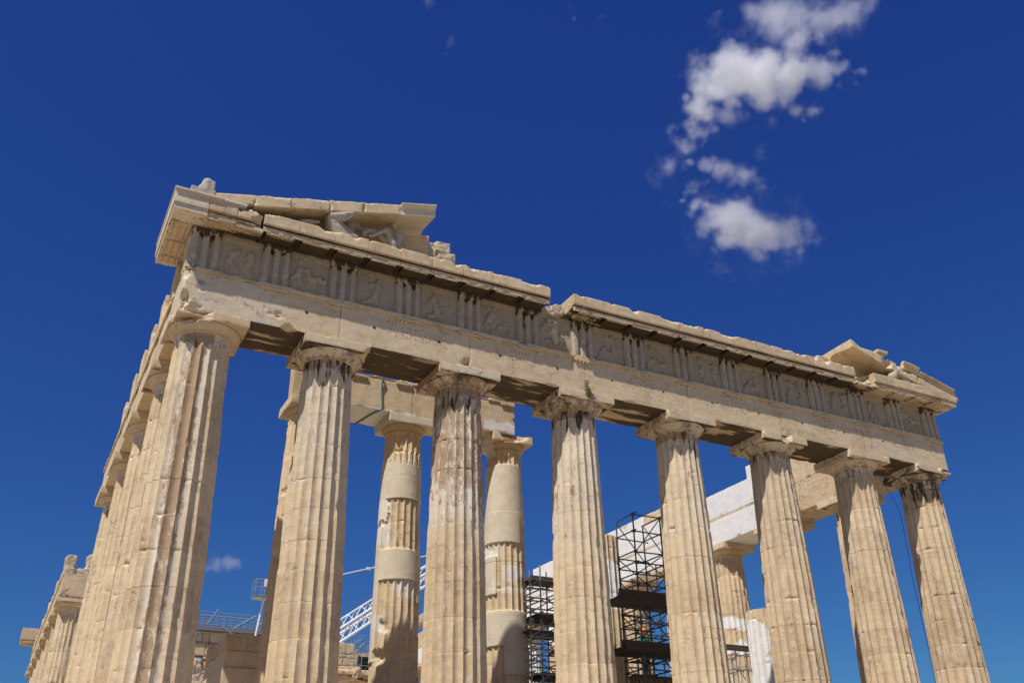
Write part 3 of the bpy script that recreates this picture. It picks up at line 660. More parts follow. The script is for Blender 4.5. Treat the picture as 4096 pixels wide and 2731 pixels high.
# sloping cornice of the pediment
def raking(x0, x1, seed, side=0, th=.40, fresh=0, ftop=.10, y0=-1.585, crisp=False, base=14.10, crust_shade=.25, bites=(), thin=0, yb=.55, name='raking_cornice'):
    """side 0: rises to +x from the left corner; side 1: mirrored"""
    sl_ = .252; zt = lambda x: base+sl_*(x if side == 0 else 28.842-x)
    xs = np.linspace(x0+.004, x1-.004, max(4, int((x1-x0)/.04)))
    if crisp: pf = [(yb, -.12), (-.30, -.12), (-.33, -.02), (-.42, 0), (-.50, .02), (-1.40, -.115), (y0, -th), (y0+.005, -th+.01), (y0+.02, -.19), (y0-.005, -.15), (y0-.03, -.10), (y0-.09, -.045), (y0-.11, -.02), (y0-.11, 0), (y0, .0), (yb, .0)]
    else: pf = [(yb, -.05)]
    if crisp:
        pf = [(yb, -th-.02), (-.36, -th-.02), (-.42, -th+.06), (-.50, -th+.10), (-.60, -th+.11), (-1.45, -th-.0), (y0, -th-.01), (y0, -th), (y0+.012, -.2), (y0+.0, -.16), (y0-.03, -.12), (y0-.08, -.06), (y0-.10, -.035), (y0-.10, 0), (y0+.1, 0), (yb, 0)]
    else:
        pf = [(yb, -th-.02), (-.36, -th-.02), (-.42, -th+.06), (-.60, -th+.11), (-1.0, -th+.06), (-1.45, -th), (y0+.02, -th-.01), (y0, -th+.02)]+[(y0, -q) for q in np.linspace(th-.06, .04, 7)]+[(y0+.01, -.005), (y0+.06, 0), (y0+.2, 0), (y0+.5, 0), (yb, 0)]
    pf = np.array(pf); n = len(pf); X, I = np.meshgrid(xs, np.arange(n), indexing='ij'); Y = pf[I, 0]; D = pf[I, 1]
    if not crisp:
        c = .02+ftop*np.clip(fbm(np.stack([X*3.2, X*0+seed, X*0], -1), seed+4, 4)+.25, 0, 1)
        ea = np.clip(Y-y0, 0, None); eb = np.clip(-D, 0, None); m_ = (ea+eb < c); d = np.where(m_, (c-ea-eb)/2, 0); Y = Y+d; D = D-d
        ends = np.minimum(X-x0, x1-X); ce = .10*np.clip(fbm(np.stack([Y*4, D*4, X*0+seed], -1), seed+8, 3)+.3, 0, 1); e_ = np.clip(ce-ends, 0, 1)
        Y = Y+e_*(Y < -1.2)*.8; D = D-e_*(D > -.1)*.6
    Z = zt(X)+D; P = np.stack([X, Y, Z], -1); 
    if not crisp: Y = Y+.006*fbm(P*5, seed+12, 3); Z = Z+.006*fbm(P*5, seed+15, 3)
    V = np.stack([X, Y, Z], -1).reshape(-1, 3); V = carve(V, bites, seed, lambda v: np.stack([v[:, 0], v[:, 1]*0-.2, v[:, 2]*.4+.6*(zt(v[:, 0])-.2)], -1))
    idx = np.arange(X.size).reshape(X.shape); nx_ = np.roll(idx, -1, axis=1)
    F = np.stack([idx[:-1], nx_[:-1], nx_[1:], idx[1:]], -1).reshape(-1, 4)[:, ::-1]
    S = stc(len(V), random.Random(seed).uniform(.1, .5), 0, .25*(not crisp), fresh); Df = D.reshape(-1); S[(Df < -th+.12) & (Y.reshape(-1) > -1.5), 1] = crust_shade
    return build(name, V, [F, np.array([list(idx[0])]), np.array([list(idx[-1][::-1])])], MARX, T, S, smooth=30)
RX = [.62, 1.70, 2.85, 3.98, 5.17]
raking(-1.0, .62, 800, crust_shade=.1, fresh=0, ftop=.02, th=.34)
for k in range(4): raking(RX[k], RX[k+1], 801+k, crust_shade=.45, ftop=.06+.03*(k == 3))
raking(5.17, 6.38, 806, crisp=True, fresh=.5, crust_shade=.08)
# corner sima piece, thin restored moulding above the left corner
V, F = chipbox((-1.62, -1.66, 13.757), (-.25, 1.7, 13.81), .05, 811, .005, .02, .4, .001); V[:, 2] += 0.0; build('sima', V, F, MARX, T, stc(len(V), .1, 0, 0, .75))
V, F = chipbox((-.246, -1.64, 13.757), (.42, -1.2, 13.80), .04, 812, .006, .03, .3, .001); build('sima', V, F, MARX, T, stc(len(V), .1, 0, 0, 1))
# pediment back wall
def prism(name, poly, y0, y1, mat, parent, seed=0, st=(.35, 0, .25, 0), rough=.01, res=.08):
    """vertical slab between y0 and y1 over the outline poly [(x, ztop)...] from z base"""
    xs = np.linspace(poly[0][0], poly[-1][0], max(2, int((poly[-1][0]-poly[0][0])/res))+1); zt = np.interp(xs, [p[0] for p in poly], [p[1] for p in poly]); zb = poly[0][2] if len(poly[0]) > 2 else 13.757
    nz = 24; s = np.linspace(0, 1, nz); X = np.repeat(xs[:, None], nz, 1); Z = zb+(zt[:, None]-zb)*s[None]; P = np.stack([X, X*0+y0, Z], -1)
    Yf = y0+rough*fbm(P*3, seed, 4); V = np.concatenate([np.stack([X, Yf, Z], -1).reshape(-1, 3), np.stack([X, Yf*0+y1+rough*fbm(P*3+9, seed, 4), Z], -1).reshape(-1, 3)])
    N = X.size; idx = np.arange(N).reshape(X.shape); f = np.stack([idx[:-1, :-1], idx[1:, :-1], idx[1:, 1:], idx[:-1, 1:]], -1).reshape(-1, 4)
    ring = np.concatenate([idx[:, 0], idx[-1, 1:], idx[-2::-1, -1], idx[0, -2:0:-1]]); k = len(ring); a = np.arange(k)
    F = [f, f[:, ::-1]+N, np.stack([ring[a], ring[a]+N, ring[(a+1) % k]+N, ring[(a+1) % k]], -1)]
    return build(name, V, F, mat, parent, stc(len(V), *st), smooth=35)
prism('pediment_wall', [(-.2, 13.76), (1.0, 13.95), (6.66, 15.38)], -.36, .30, MARX, T, 5, st=(.35, .12, .35, 0), rough=.006)
lump('pediment_block', [('box', (6.70, -.22, 14.66), (7.18, .28, 15.25)), ('box', (6.95, -.34, 14.9), (7.48, .1, 15.32)), ('box', (6.69, -.30, 13.76), (7.3, .3, 14.50))], RUB, T, 21, .035, .05, freq=2.5, st=(.15, 0, .1, 0))
lump('pediment_block', [('box', (7.05, -.42, 13.76), (7.55, .25, 14.82))], RUB, T, 22, .035, .06, freq=2.5, st=(.15, 0, .1, 0))
block('pediment_block', (7.45, -.1, 13.76), (7.78, .5, 15.10), RUB, T, 23, res=.05, rough=.03, big=.1)
# right end
prism('pediment_wall', [(24.52, 14.72), (29.6, 13.80)], -.36, .30, MARX, T, 6, st=(.3, .1, .3, 0), rough=.006)
block('pediment_block', (23.95, -.42, 13.76), (24.5, .4, 14.72), RUB, T, 25, res=.05, rough=.02, big=.12, chip=.03)
raking(24.72, 25.95, 821, side=1, crust_shade=.12, fresh=.12, ftop=.16, th=.34, yb=1.3, base=14.02)
raking(25.95, 27.15, 822, side=1, base=14.04, crust_shade=.1, ftop=.30, th=.40, bites=[((26.6, -1.75, 14.4), .34)])
raking(27.15, 28.3, 823, side=1, base=14.04, crust_shade=.1, ftop=.22, th=.42)
raking(28.3, 29.4, 824, side=1, base=14.04, crust_shade=.35, ftop=.06, th=.36)
raking(29.4, 30.55, 825, side=1, base=14.04, crust_shade=.8, ftop=.05, th=.16)
def sima_r(x0, x1, seed, h=.30, crust_shade=0):
    xs = np.linspace(x0, x1, max(4, int((x1-x0)/.05))); y0 = -1.60
    pf = np.array([(y0+.25, .0), (y0-.01, .0), (y0-.03, .05), (y0+.01, .07), (y0+.02, h*.5), (y0-.03, h*.8), (y0-.08, h*.9), (y0-.08, h), (y0+.06, h), (y0+.15, h*.5)])
    X, I = np.meshgrid(xs, np.arange(len(pf)), indexing='ij'); Z = 14.046+.252*(28.842-X)+pf[I, 1]; Y = pf[I, 0]; P = np.stack([X, Y, Z], -1); Z = Z-np.clip(fbm(P*2.5, seed, 3), 0, 1)*.12*(pf[I, 1] > h*.7)
    idx = np.arange(X.size).reshape(X.shape); nx_ = np.roll(idx, -1, axis=1); F = np.stack([idx[:-1], nx_[:-1], nx_[1:], idx[1:]], -1).reshape(-1, 4)[:, ::-1]
    build('sima', np.stack([X, Y, Z], -1).reshape(-1, 3), [F, np.array([list(idx[0])]), np.array([list(idx[-1][::-1])])], MARX, T, stc(X.size, .25, crust_shade, .2, 0), smooth=30)
sima_r(27.55, 28.42, 831, .34); sima_r(28.43, 29.35, 832, .26); sima_r(29.36, 30.35, 833, .22)
block('sima', (26.15, -1.62, 14.80), (26.75, -1.35, 14.93), MARX, T, 834, res=.04, big=.06)

# ------------------------------------------------------------------ flank entablatures
def beam_run(x, sgn, ys, seed, zb=10.43, zt=11.66, fr=0, crust_shade=.45, tint=.3, half=.89, res=.09, freshf=None, taenia=True):
    out = []
    for i in range(len(ys)-1):
        g = .005; V, F = chipbox((x-half, ys[i]+g, zb), (x+half, ys[i+1]-g, zt), res, seed+i, .012, .10, .3, .006)
        st = stc(len(V), random.Random(seed+i).uniform(.1, .5), 0, .25, fr); st[V[:, 2] < zb+.02, 1] = crust_shade; o = build('architrave', V, F, MARX, T, st)
        if freshf: fresh_on(o, freshf)
        if taenia:
            V, F = chipbox((x-half-(.065 if sgn < 0 else -.01), ys[i]+g, zt+.003), (x+half+(.065 if sgn > 0 else -.01), ys[i+1]-g, zt+.12), res, seed+60+i, .01, .10, .2, .004)
            build('taenia', V, F, MARX, o, stc(len(V), .3, 0, .3, fr))
        out.append(o)
    return out
S1 = beam_run(0, -1, [.90, FY[1], FY[2], FY[3], FY[4]+1.0], 900)
tyS = [3.69+2.1455*i for i in range(0, 5)]
for j, yc in enumerate([1.607]+tyS):
    pa = S1[min(3, max(0, int((yc-.5)//4.29)))]
    V, F = chipbox((-.972, yc-.4225, 11.575), (-.905, yc+.4225, 11.66), .04, 930+j, .006, .04, .25, .002); P_ = [(V, F, stc(len(V), .3, 0, .3, 0))]; a = np.arange(8)/8*2*math.pi
    for k in range(6):
        gy = yc-.4225+.07+k*.141; rg = np.concatenate([np.stack([-.94+np.cos(a)*r_, gy+np.sin(a)*r_, np.full(8, z_)], -1) for r_, z_ in ((.026, 11.58), (.036, 11.53))]); rg = np.vstack([rg, [[-.94, gy, 11.53]]])
        P_.append((rg, [grid_faces(2, 8)[:, ::-1], np.stack([np.arange(8)+8, np.roll(np.arange(8)+8, -1), np.full(8, 16)], -1)[:, ::-1]], stc(17, .3, 0, .3, 0)))
    V, F, S = joinVF(P_); build('regula', V, F, MARX, pa, S)
for j, yc in enumerate([-.4675, 1.607]+tyS):
    V, F = chipbox((-.925, yc-.4225+(.12 if j == 0 else 0), 11.786), (-.35, yc+.4225, 13.03-(.25 if j == 6 else 0)), .05, 940+j, .02, .16, .1, .008)
    V[:, 0] += np.where((np.abs(np.abs(V[:, 1]-yc)-.15) < .035) & (V[:, 0] < -.85), .05, 0)
    build('triglyph', V, F, MARX, T, stc(len(V), .35, 0, .3, 0))
block('frieze', (-.78, .95, 11.786), (.5, 3.2, 12.9), MARX, T, 950, res=.1, rough=.02, big=.2, chip=.03)
S2 = beam_run(0, -1, [36.95]+FY[10:17], 960, res=.14)
for j in range(14):
    yc = 38.02+2.1455*j
    if yc < 67: build('triglyph', *chipbox((-.925, yc-.42, 11.79), (-.5, yc+.42, 12.45 if j % 3 else 12.9), .12, 980+j, .03, .3, 0, .02), MARX, T, stc(len(boxgrid((-.925, yc-.42, 11.79), (-.5, yc+.42, 12.45 if j % 3 else 12.9), .12)[0]), .35, 0, .2, 0))
lump('broken_block', [('box', (-.92, 37.0, 10.43), (-.35, 38.2, 12.9)), ('box', (-.2, 37.1, 10.43), (.5, 38.2, 12.2)), ('box', (.25, 37.4, 10.43), (.85, 38.4, 13.1))], RUB, T, 41, .08, .14, freq=1.6, st=(.6, .25, .1, 0))
block('corner_cornice', (-2.0, 66.9, 12.95), (.2, 69.2, 13.9), MARX, T, 985, res=.12, big=.15)
block('corner_cornice', (-1.95, 66.95, 12.72), (.2, 69.1, 12.94), MARX, T, 986, res=.12, big=.15, soffit=.6)
block('frieze', (-.9, 66.6, 11.79), (.9, 68.4, 12.7), MARX, T, 987, res=.15, big=.2)
# north flank
def nfresh(v):
    n2 = fbm(v*np.array([.5, .42, .8]), 78, 3)
    return (v[:, 1] > 8.75) & (n2 < .8)
ysN = [.90]+FY[1:16]
Nb = beam_run(CX[7], 1, ysN, 1000, res=.10, freshf=nfresh, taenia=True, crust_shade=.6)
for o in Nb[4:]: pass
yc = .9
segs = [(4.0, 8.75, 13.05, 0), (8.76, 12.3, 13.045, 1), (12.31, 16.4, 13.04, 1), (16.41, 21.0, 13.05, 1), (21.01, 25.2, 13.05, 1), (25.21, 31.5, 13.05, 1), (31.6, 40, 13.0, 1), (40, 50, 13.0, 1), (50, 66, 13.0, 0)]
for j, (a, b, zt, f) in enumerate(segs):
    V, F = chipbox((27.965, a+.004, 11.786), (29.7, b-.004, zt), .10, 1040+j, .012, .10 if f else .2, .3, .006 if f else .015); o = build('frieze', V, F, MARX, T, stc(len(V), .3, 0, .1, 0))
    if f: fresh_on(o, lambda v: fbm(v*np.array([.5, .5, .6])+3.3, 79, 3) < .5)
for j, (a, b, f) in enumerate([(8.1, 9.2, 1), (16.3, 18.2, 0), (18.21, 22.1, 1), (22.11, 27, 1), (27.01, 31.5, 1)]):
    V, F = chipbox((28.05, a+.004, 13.053), (29.9, b-.004, 13.72), .09, 1060+j, .012, .10, .3, .01); o = build('cornice_block', V, F, MARX, T, stc(len(V), .2, 0, .05, 0))
    if f: fresh_on(o, lambda v: fbm(v*.5+8, 79, 3) < .5)

# pronaos architrave
block('architrave', (3.74, 4.38, 10.905), (5.6, 4.95, 12.10), MARX, T, 1099, res=.06); block('taenia', (3.72, 4.33, 12.103), (5.6, 4.93, 12.22), MARX, T, 1098, res=.06, big=.15, thr=0)
for j, (a, b) in enumerate(((5.61, 8.14), (8.15, 12.36))):
    V, F = chipbox((a, 4.38, 10.905), (b, 5.95, 12.10), .05, 1100+j, .008, .07, .3, .004, bites=[((12.4, 4.3, 11.45), .12)] if j else []); o = build('architrave', V, F, MARX, T, stc(len(V), .18+.1*j, 0, .12, 0))
    fresh_on(o, lambda v: (v[:, 0] < 8.3) & (v[:, 2] < 10.99) | (v[:, 0] > 11.05) & (v[:, 2] < 11.32+.05*np.sin(v[:, 0]*9)) & (v[:, 1] < 4.5))
    V, F = chipbox((a, 4.33, 12.103), (b, 5.9, 12.22), .045, 1110+j, .012, .16, -.05, .004, bites=[((6.2, 4.3, 12.2), .3), ((10.9, 4.3, 12.25), .36), ((7.25, 4.3, 12.2), .26)]); build('taenia', V, F, MARX, o, stc(len(V), .25, 0, .15, 0))
for j, tc in enumerate((4.3, 6.05, 7.8, 9.6, 10.35, 12.1)):
    V, F = chipbox((tc-.33, 4.30, 12.02), (min(tc+.33, 12.34), 4.37, 12.10), .04, 1120+j, .006, .04, .2, .002); P_ = [(V, F, stc(len(V), .3, 0, .3, 0))]; a = np.arange(6)/6*2*math.pi
    for k in range(5):
        gx = tc-.26+k*.13
        if gx > 12.3: continue
        rg = np.concatenate([np.stack([gx+np.cos(a)*r_, 4.335+np.sin(a)*r_, np.full(6, z_)], -1) for r_, z_ in ((.022, 12.02), (.028, 11.98))]); rg = np.vstack([rg, [[gx, 4.335, 11.98]]])
        P_.append((rg, [grid_faces(2, 6)[:, ::-1], np.stack([np.arange(6)+6, np.roll(np.arange(6)+6, -1), np.full(6, 12)], -1)[:, ::-1]], stc(13, .3, 0, .3, 0)))
    V, F, S = joinVF(P_); build('regula', V, F, MARX, T, S)
# ------------------------------------------------------------------ ground
n = 160; g = np.linspace(-1, 1, n); g = np.sign(g)*np.abs(g)**2.6*6000; X, Y = np.meshgrid(g+14, g+10, indexing='ij')
dd = np.clip(np.maximum(np.abs(X-14.4)-17, np.maximum(-2.5-Y, Y-70)), 0, None)
Z = -1.70-np.clip(dd/20, 0, 1)*2.75+np.where(dd > 0, .12*fbm(np.stack([X*.5, Y*.5, X*0], -1), 1, 4), 0)-np.clip(dd-120, 0, 400)*.2
idx = np.arange(n*n).reshape(n, n); F = np.stack([idx[:-1, :-1], idx[1:, :-1], idx[1:, 1:], idx[:-1, 1:]], -1).reshape(-1, 4)
GR = plain('limestone_ground', (.34, .28, .195), .95, 0, .12, .8)
o = build('ground', np.stack([X, Y, Z], -1).reshape(-1, 3), F, GR); o['kind'] = 'structure'
for k, (e, z0, z1) in enumerate(((2.45, -1.80, -1.10), (1.75, -1.098, -.55), (1.05, -.548, 0))):
    block('platform_step', (-e, -e, z0), (28.842+e, 67.45+e, z1-(.002 if k == 2 else 0)), MARX, T, 1200+k, res=.5, rough=0, chip=.02, big=0)
block('cella_floor', (3.2, 3.9, .003), (25.6, 63.5, .60), MARX, T, 1210, res=.5, rough=0, chip=.02, big=0)
# ------------------------------------------------------------------ sculptures in the pediment
def statue(name, caps, seed, label, vox=.022, rough=.012, smooth=3, crust_shade=.2, mat=None, freq=5):
    o = lump(name, caps, mat or STAT, None, seed, vox, rough, st=(.25, crust_shade, .1, 0), freq=freq, smooth=smooth, ang=60); tag(o, label, 'sculpture'); return o
statue('horse_head', [((3.32, -1.25, 13.80), (3.02, -1.38, 14.28), .28, .17), ((3.75, -1.2, 13.80), (3.2, -1.25, 14.05), .26, .27), ((3.02, -1.1, 14.1), (2.98, -1.1, 14.50), .12, .10), ((3.02, -1.42, 14.32), (3.32, -1.50, 14.38), .16, .14),
    ((3.30, -1.52, 14.40), (3.60, -1.52, 14.56), .12, .08), ((3.34, -1.52, 14.30), (3.54, -1.52, 14.45), .10, .065), ((2.96, -1.46, 14.42), (2.91, -1.46, 14.52), .05, .025), ((3.56, -1.52, 14.55), (3.66, -1.52, 14.64), .075, .05),
    ((4.0, -1.15, 13.78), (3.6, -1.15, 13.95), .14, .25)], 1, 'upturned marble horse head with open muzzle rising over the pediment ledge', smooth=4)
statue('horse_head', [((3.9, -.72, 13.8), (3.75, -.7, 14.5), .25, .2), ((3.75, -.7, 14.6), (4.0, -.7, 14.75), .18, .15), ((4.0, -.7, 14.72), (4.25, -.7, 14.62), .11, .08), ((4.2, -.72, 14.6), (4.28, -.72, 14.72), .06, .04)], 2,
    'broken horse head half hidden behind the upturned marble horse head', smooth=3, rough=.02)
dio = statue('reclining_figure', [((5.22, -.98, 13.98), (5.30, -.95, 14.30), .17, .16), ((5.30, -.95, 14.30), (5.34, -.92, 14.62), .17, .19), ((5.20, -.92, 14.62), (5.48, -.92, 14.62), .12, .12), ((5.28, -.93, 14.75), (5.24, -.93, 14.88), .075, .07),
    ((5.19, -.94, 14.97), (5.21, -.93, 15.02), .105, .11),
    ((5.10, -1.22, 14.02), (4.86, -1.25, 14.52), .135, .085), ((4.86, -1.25, 14.52), (4.38, -1.27, 14.13), .085, .05), ((4.38, -1.27, 14.13), (4.30, -1.30, 14.09), .05, .045),
    ((5.10, -1.02, 14.05), (4.62, -1.05, 14.42), .14, .10), ((4.55, -1.05, 14.45), (4.28, -1.05, 14.44), .10, .085), ((4.28, -1.05, 14.42), (4.16, -1.08, 14.25), .085, .09),
    ((5.50, -.95, 14.60), (5.62, -1.0, 14.28), .085, .065), ((5.62, -1.0, 14.28), (5.58, -1.05, 13.98), .065, .06), ((5.18, -1.05, 14.0), (5.6, -1.0, 13.85), .16, .14), ((4.0, -1.15, 13.80), (5.3, -1.1, 13.84), .07, .12)], 3,
    'reclining nude male figure with raised knees leaning back beneath the sloping cornice', smooth=3, rough=.008)
statue('broken_arms', [((1.92, -1.2, 13.9), (2.30, -1.2, 14.07), .07, .075), ((2.30, -1.2, 14.07), (2.66, -1.2, 14.16), .075, .055), ((2.0, -1.1, 13.85), (2.5, -1.1, 13.98), .1, .09), ((1.6, -1.2, 13.83), (2.1, -1.15, 13.86), .10, .10)], 4,
    'pair of outstretched marble arms lying on the low end of the pediment', smooth=3, rough=.008)
statue('lion_head', [('box', (-1.20, -1.60, 13.815), (-.52, -1.15, 14.02)), ((-.78, -1.35, 14.0), (-.74, -1.35, 14.36), .18, .165), ((-.98, -1.40, 14.02), (-.82, -1.38, 14.22), .07, .12), ((-1.06, -1.42, 13.98), (-1.0, -1.42, 14.05), .07, .06), ('box', (-.80, -1.5, 13.95), (-.54, -1.2, 14.42))], 5,
    'weathered lion head waterspout on a moulded block at the roof corner', vox=.018, smooth=3, rough=.010)
statue('horse_head', [((26.95, -1.40, 13.86), (27.10, -1.40, 14.12), .23, .21), ((27.10, -1.40, 14.15), (27.40, -1.42, 14.08), .20, .17), ((27.42, -1.45, 14.12), (27.85, -1.48, 14.02), .13, .10), ((27.85, -1.48, 13.98), (28.12, -1.50, 13.92), .10, .075), ((27.5, -1.45, 13.92), (27.75, -1.47, 13.85), .09, .07), ((27.3, -1.4, 14.28), (27.28, -1.4, 14.36), .05, .03)], 6,
    'round-cheeked marble horse head with its jaw hanging over the cornice edge', smooth=2, rough=.015, crust_shade=.15)

# ------------------------------------------------------------------ tubes
def _unit():
    a = np.arange(8)/8*2*math.pi; V = np.concatenate([np.stack([np.cos(a), np.sin(a), a*0+z], -1) for z in (0, 1)]); i = np.arange(8); j = np.roll(i, -1)
    me = bpy.data.meshes.new('tube'); me.from_pydata(V.tolist(), [], np.stack([i, j, j+8, i+8], -1).tolist()+[list(range(7, -1, -1)), list(range(8, 16))]); 
    for p in me.polygons: p.use_smooth = len(p.vertices) == 4
    me.set_sharp_from_angle(angle=R(50)); return me
UM = _unit(); _um = {}
def tube(p, q, r, mat, parent, name):
    k = mat.name
    if k not in _um: mm = UM.copy(); mm.name = 'tube_'+k; mm.materials.append(mat); _um[k] = mm
    p = Vector(p); q = Vector(q); d = q-p; o = bpy.data.objects.new(name, _um[k]); COL.objects.link(o)
    o.rotation_mode = 'QUATERNION'; o.rotation_quaternion = d.to_track_quat('Z', 'Y'); o.scale = (r, r, d.length); o.location = p
    if parent is not None: o.parent = parent; o.location = p-parent.location
    return o
def boards(lo, hi, parent, mat=None, name='deck_board', n=5, seed=0):
    rnd = random.Random(seed); P_ = []; w_ = (hi[1]-lo[1])/n
    for k in range(n):
        dx = rnd.uniform(-.08, .08); dz = rnd.uniform(0, .012)
        V, F = boxgrid((lo[0]+dx, lo[1]+k*w_+.006, lo[2]+dz), (hi[0]+dx, lo[1]+(k+1)*w_-.006, hi[2]+dz), 3.0); P_.append((V, F, None))
    V = np.concatenate([p[0] for p in P_]); F = []; o_ = 0
    for p in P_: F.append(p[1]+o_); o_ += len(p[0])
    return build(name, V, F, mat or WOOD, parent, None, smooth=0)
def towers(name, label, xs, ys, ztops, zb, levels, decks, mat, seed, ext=.25, r=.029, brace=True, parent_loc=None, nx=.0):
    rnd = random.Random(seed); T_ = thing(name, label, 'scaffold', (xs[0], ys[0], zb), )
    for i, x in enumerate(xs):
        for j, y in enumerate(ys): tube((x, y, zb), (x, y, ztops[j][i]), r, mat, T_, 'post')
    for z in levels:
        for y in (ys[0], ys[-1]):
            if z < max(ztops[ys.index(y)]): tube((xs[0]-rnd.uniform(.05, ext), y-.05, z+rnd.uniform(-.02, .02)), (xs[-1]+rnd.uniform(.05, ext), y-.05, z+rnd.uniform(-.02, .02)), r*.9, mat, T_, 'rail')
        for x in xs: tube((x+.05, ys[0]-rnd.uniform(.05, ext), z+.06), (x+.05, ys[-1]+rnd.uniform(.05, ext), z+.06+rnd.uniform(-.02, .02)), r*.9, mat, T_, 'cross_tube')
        for x in (xs[0], xs[-1]): build('coupler', *chipbox((x-.05, ys[0]-.07, z-.05), (x+.05, ys[0]+.03, z+.07), .2, 3, .01, 0), mat, T_, None, smooth=0)
    if brace:
        L = sorted(levels)[::2]
        for a, b in zip(L[:-1], L[1:]):
            tube((xs[0], ys[0]-.03, a), (xs[-1], ys[0]-.03, b), r*.7, mat, T_, 'brace'); tube((xs[-1]+.04, ys[0], a), (xs[-1]+.04, ys[-1], b), r*.7, mat, T_, 'brace')
            tube((xs[-1], ys[-1]+.03, a), (xs[0], ys[-1]+.03, b), r*.7, mat, T_, 'brace')
    for k, (lo, hi) in enumerate(decks): boards(lo, hi, T_, n=max(3, int((hi[1]-lo[1])/.24)), seed=k+seed)
    return T_
towers('scaffold_tower', 'tall dark tube scaffold tower with plank decks inside the colonnade', [16.15, 17.35], [2.45, 3.55], [[7.76, 7.76], [7.70, 7.70]], .6,
    [1.2, 1.75, 2.3, 2.7, 3.35, 3.85, 4.3, 5.15, 5.55, 5.95, 6.35, 7.1, 7.72], [((15.35, 2.3, 4.62), (18.1, 3.75, 4.72)), ((15.35, 2.35, 4.50), (18.1, 2.42, 4.95)), ((15.35, 2.3, 2.92), (18.1, 3.75, 3.02)), ((15.35, 2.35, 2.85), (18.1, 2.42, 3.22))], DSTEEL, 3, ext=.16)
towers('scaffold_tower', 'lower tube scaffold bay with many ledgers beside the dark scaffold tower', [17.9, 19.1], [5.3, 6.6], [[6.2, 6.9], [5.9, 5.9]], .6, [1.3, 1.9, 2.5, 3.1, 3.6, 4.1, 4.6, 5.1, 5.6], [((17.2, 4.6, 2.42), (20.2, 6.7, 2.50))], DSTEEL, 5, ext=.8)
towers('scaffold_tower', 'narrow grey tube scaffold standing beside a half restored inner column', [12.62, 13.04, 13.95], [3.95, 5.1], [[5.65, 5.9, 6.15], [5.4, 5.7, 6.0]], .6,
    [.9, 1.3, 1.75, 2.2, 2.6, 3.0, 3.4, 3.8, 4.2, 4.6, 5.0, 5.35], [((12.7, 3.95, 5.42), (14.3, 5.1, 5.50)), ((13.0, 3.9, 4.02), (14.4, 5.1, 4.22)), ((12.6, 3.9, 3.55), (14.4, 5.1, 3.62)), ((13.1, 3.9, 2.10), (14.4, 5.0, 2.25)), ((12.6, 3.9, 1.45), (14.4, 5.0, 1.52))], STEEL, 7, ext=.25)
towers('scaffold_tower', 'small tube trestle with a steel beam at the foot of a patched column', [24.85, 25.45], [7.9, 8.9], [[4.6, 4.35], [4.5, 4.4]], .6, [1.4, 2.2, 2.9, 3.6, 4.2], [((24.3, 7.8, 4.42), (25.9, 8.2, 4.60))], STEEL, 9, ext=.35, r=.03)
towers('scaffold_tower', 'deep inner scaffold bay standing behind the dark scaffold tower', [16.3, 17.5], [7.4, 8.5], [[5.9, 5.9], [5.7, 5.7]], .6, [1.4, 2.0, 2.6, 3.2, 3.8, 4.3, 4.8, 5.3], [((15.9, 7.3, 3.72), (18.2, 8.6, 3.80))], STEEL, 11, ext=.7)
# workman on the deck
def person(x, y, z, label):
    body = lump('person', [((x-.09, y, z+.06), (x-.08, y, z+.48), .055, .065), ((x-.08, y, z+.48), (x-.07, y, z+.90), .07, .095), ((x+.10, y, z+.06), (x+.09, y, z+.48), .055, .065), ((x+.09, y, z+.48), (x+.07, y, z+.90), .07, .095),
        ((x, y, z+.92), (x, y, z+1.36), .14, .17), ((x-.15, y, z+1.38), (x+.15, y, z+1.38), .075, .075), ((x, y, z+1.40), (x, y, z+1.55), .06, .055), ((x, y, z+1.60), (x, y-.01, z+1.66), .088, .095),
        ((x-.20, y, z+1.36), (x-.26, y-.10, z+1.10), .05, .042), ((x-.26, y-.10, z+1.10), (x-.16, y-.30, z+1.02), .04, .03), ((x+.20, y, z+1.36), (x+.30, y-.08, z+1.12), .05, .042), ((x+.30, y-.08, z+1.12), (x+.20, y-.30, z+1.05), .04, .03),
        ((x-.16, y-.30, z+1.02), (x-.14, y-.38, z+1.02), .032, .026), ((x+.20, y-.30, z+1.05), (x+.18, y-.38, z+1.05), .032, .026), ((x-.09, y-.02, z+.05), (x-.10, y-.17, z+.04), .05, .04), ((x+.10, y-.02, z+.05), (x+.11, y-.17, z+.04), .05, .04)], SKIN, None, 1, .018, .0, smooth=3, ang=60)
    tag(body, label, 'person')
    lump('jacket', [((x, y, z+.94), (x, y, z+1.36), .165, .19), ((x-.16, y, z+1.38), (x+.16, y, z+1.38), .095, .095), ((x-.21, y, z+1.36), (x-.265, y-.10, z+1.10), .07, .058), ((x-.265, y-.10, z+1.10), (x-.19, y-.24, z+1.04), .055, .045), ((x+.21, y, z+1.36), (x+.305, y-.08, z+1.12), .07, .058), ((x+.305, y-.08, z+1.12), (x+.22, y-.24, z+1.06), .055, .045)], GREEN, body, 2, .02, .006, smooth=3, ang=60)
    lump('trousers', [((x-.09, y, z+.12), (x-.08, y, z+.48), .075, .085), ((x-.08, y, z+.48), (x-.07, y, z+.90), .09, .12), ((x+.10, y, z+.12), (x+.09, y, z+.48), .075, .085), ((x+.09, y, z+.48), (x+.07, y, z+.90), .09, .12)], TROUS, body, 3, .02, .006, smooth=3, ang=60)
    lump('helmet', [((x, y, z+1.69), (x, y, z+1.705), .125, .125), ((x, y-.05, z+1.66), (x, y-.16, z+1.655), .07, .03)], ORANGE, body, 4, .015, .0, smooth=2, ang=60)
person(18.15, 5.15, 2.50, 'workman in orange helmet and green jacket standing on the scaffold deck')

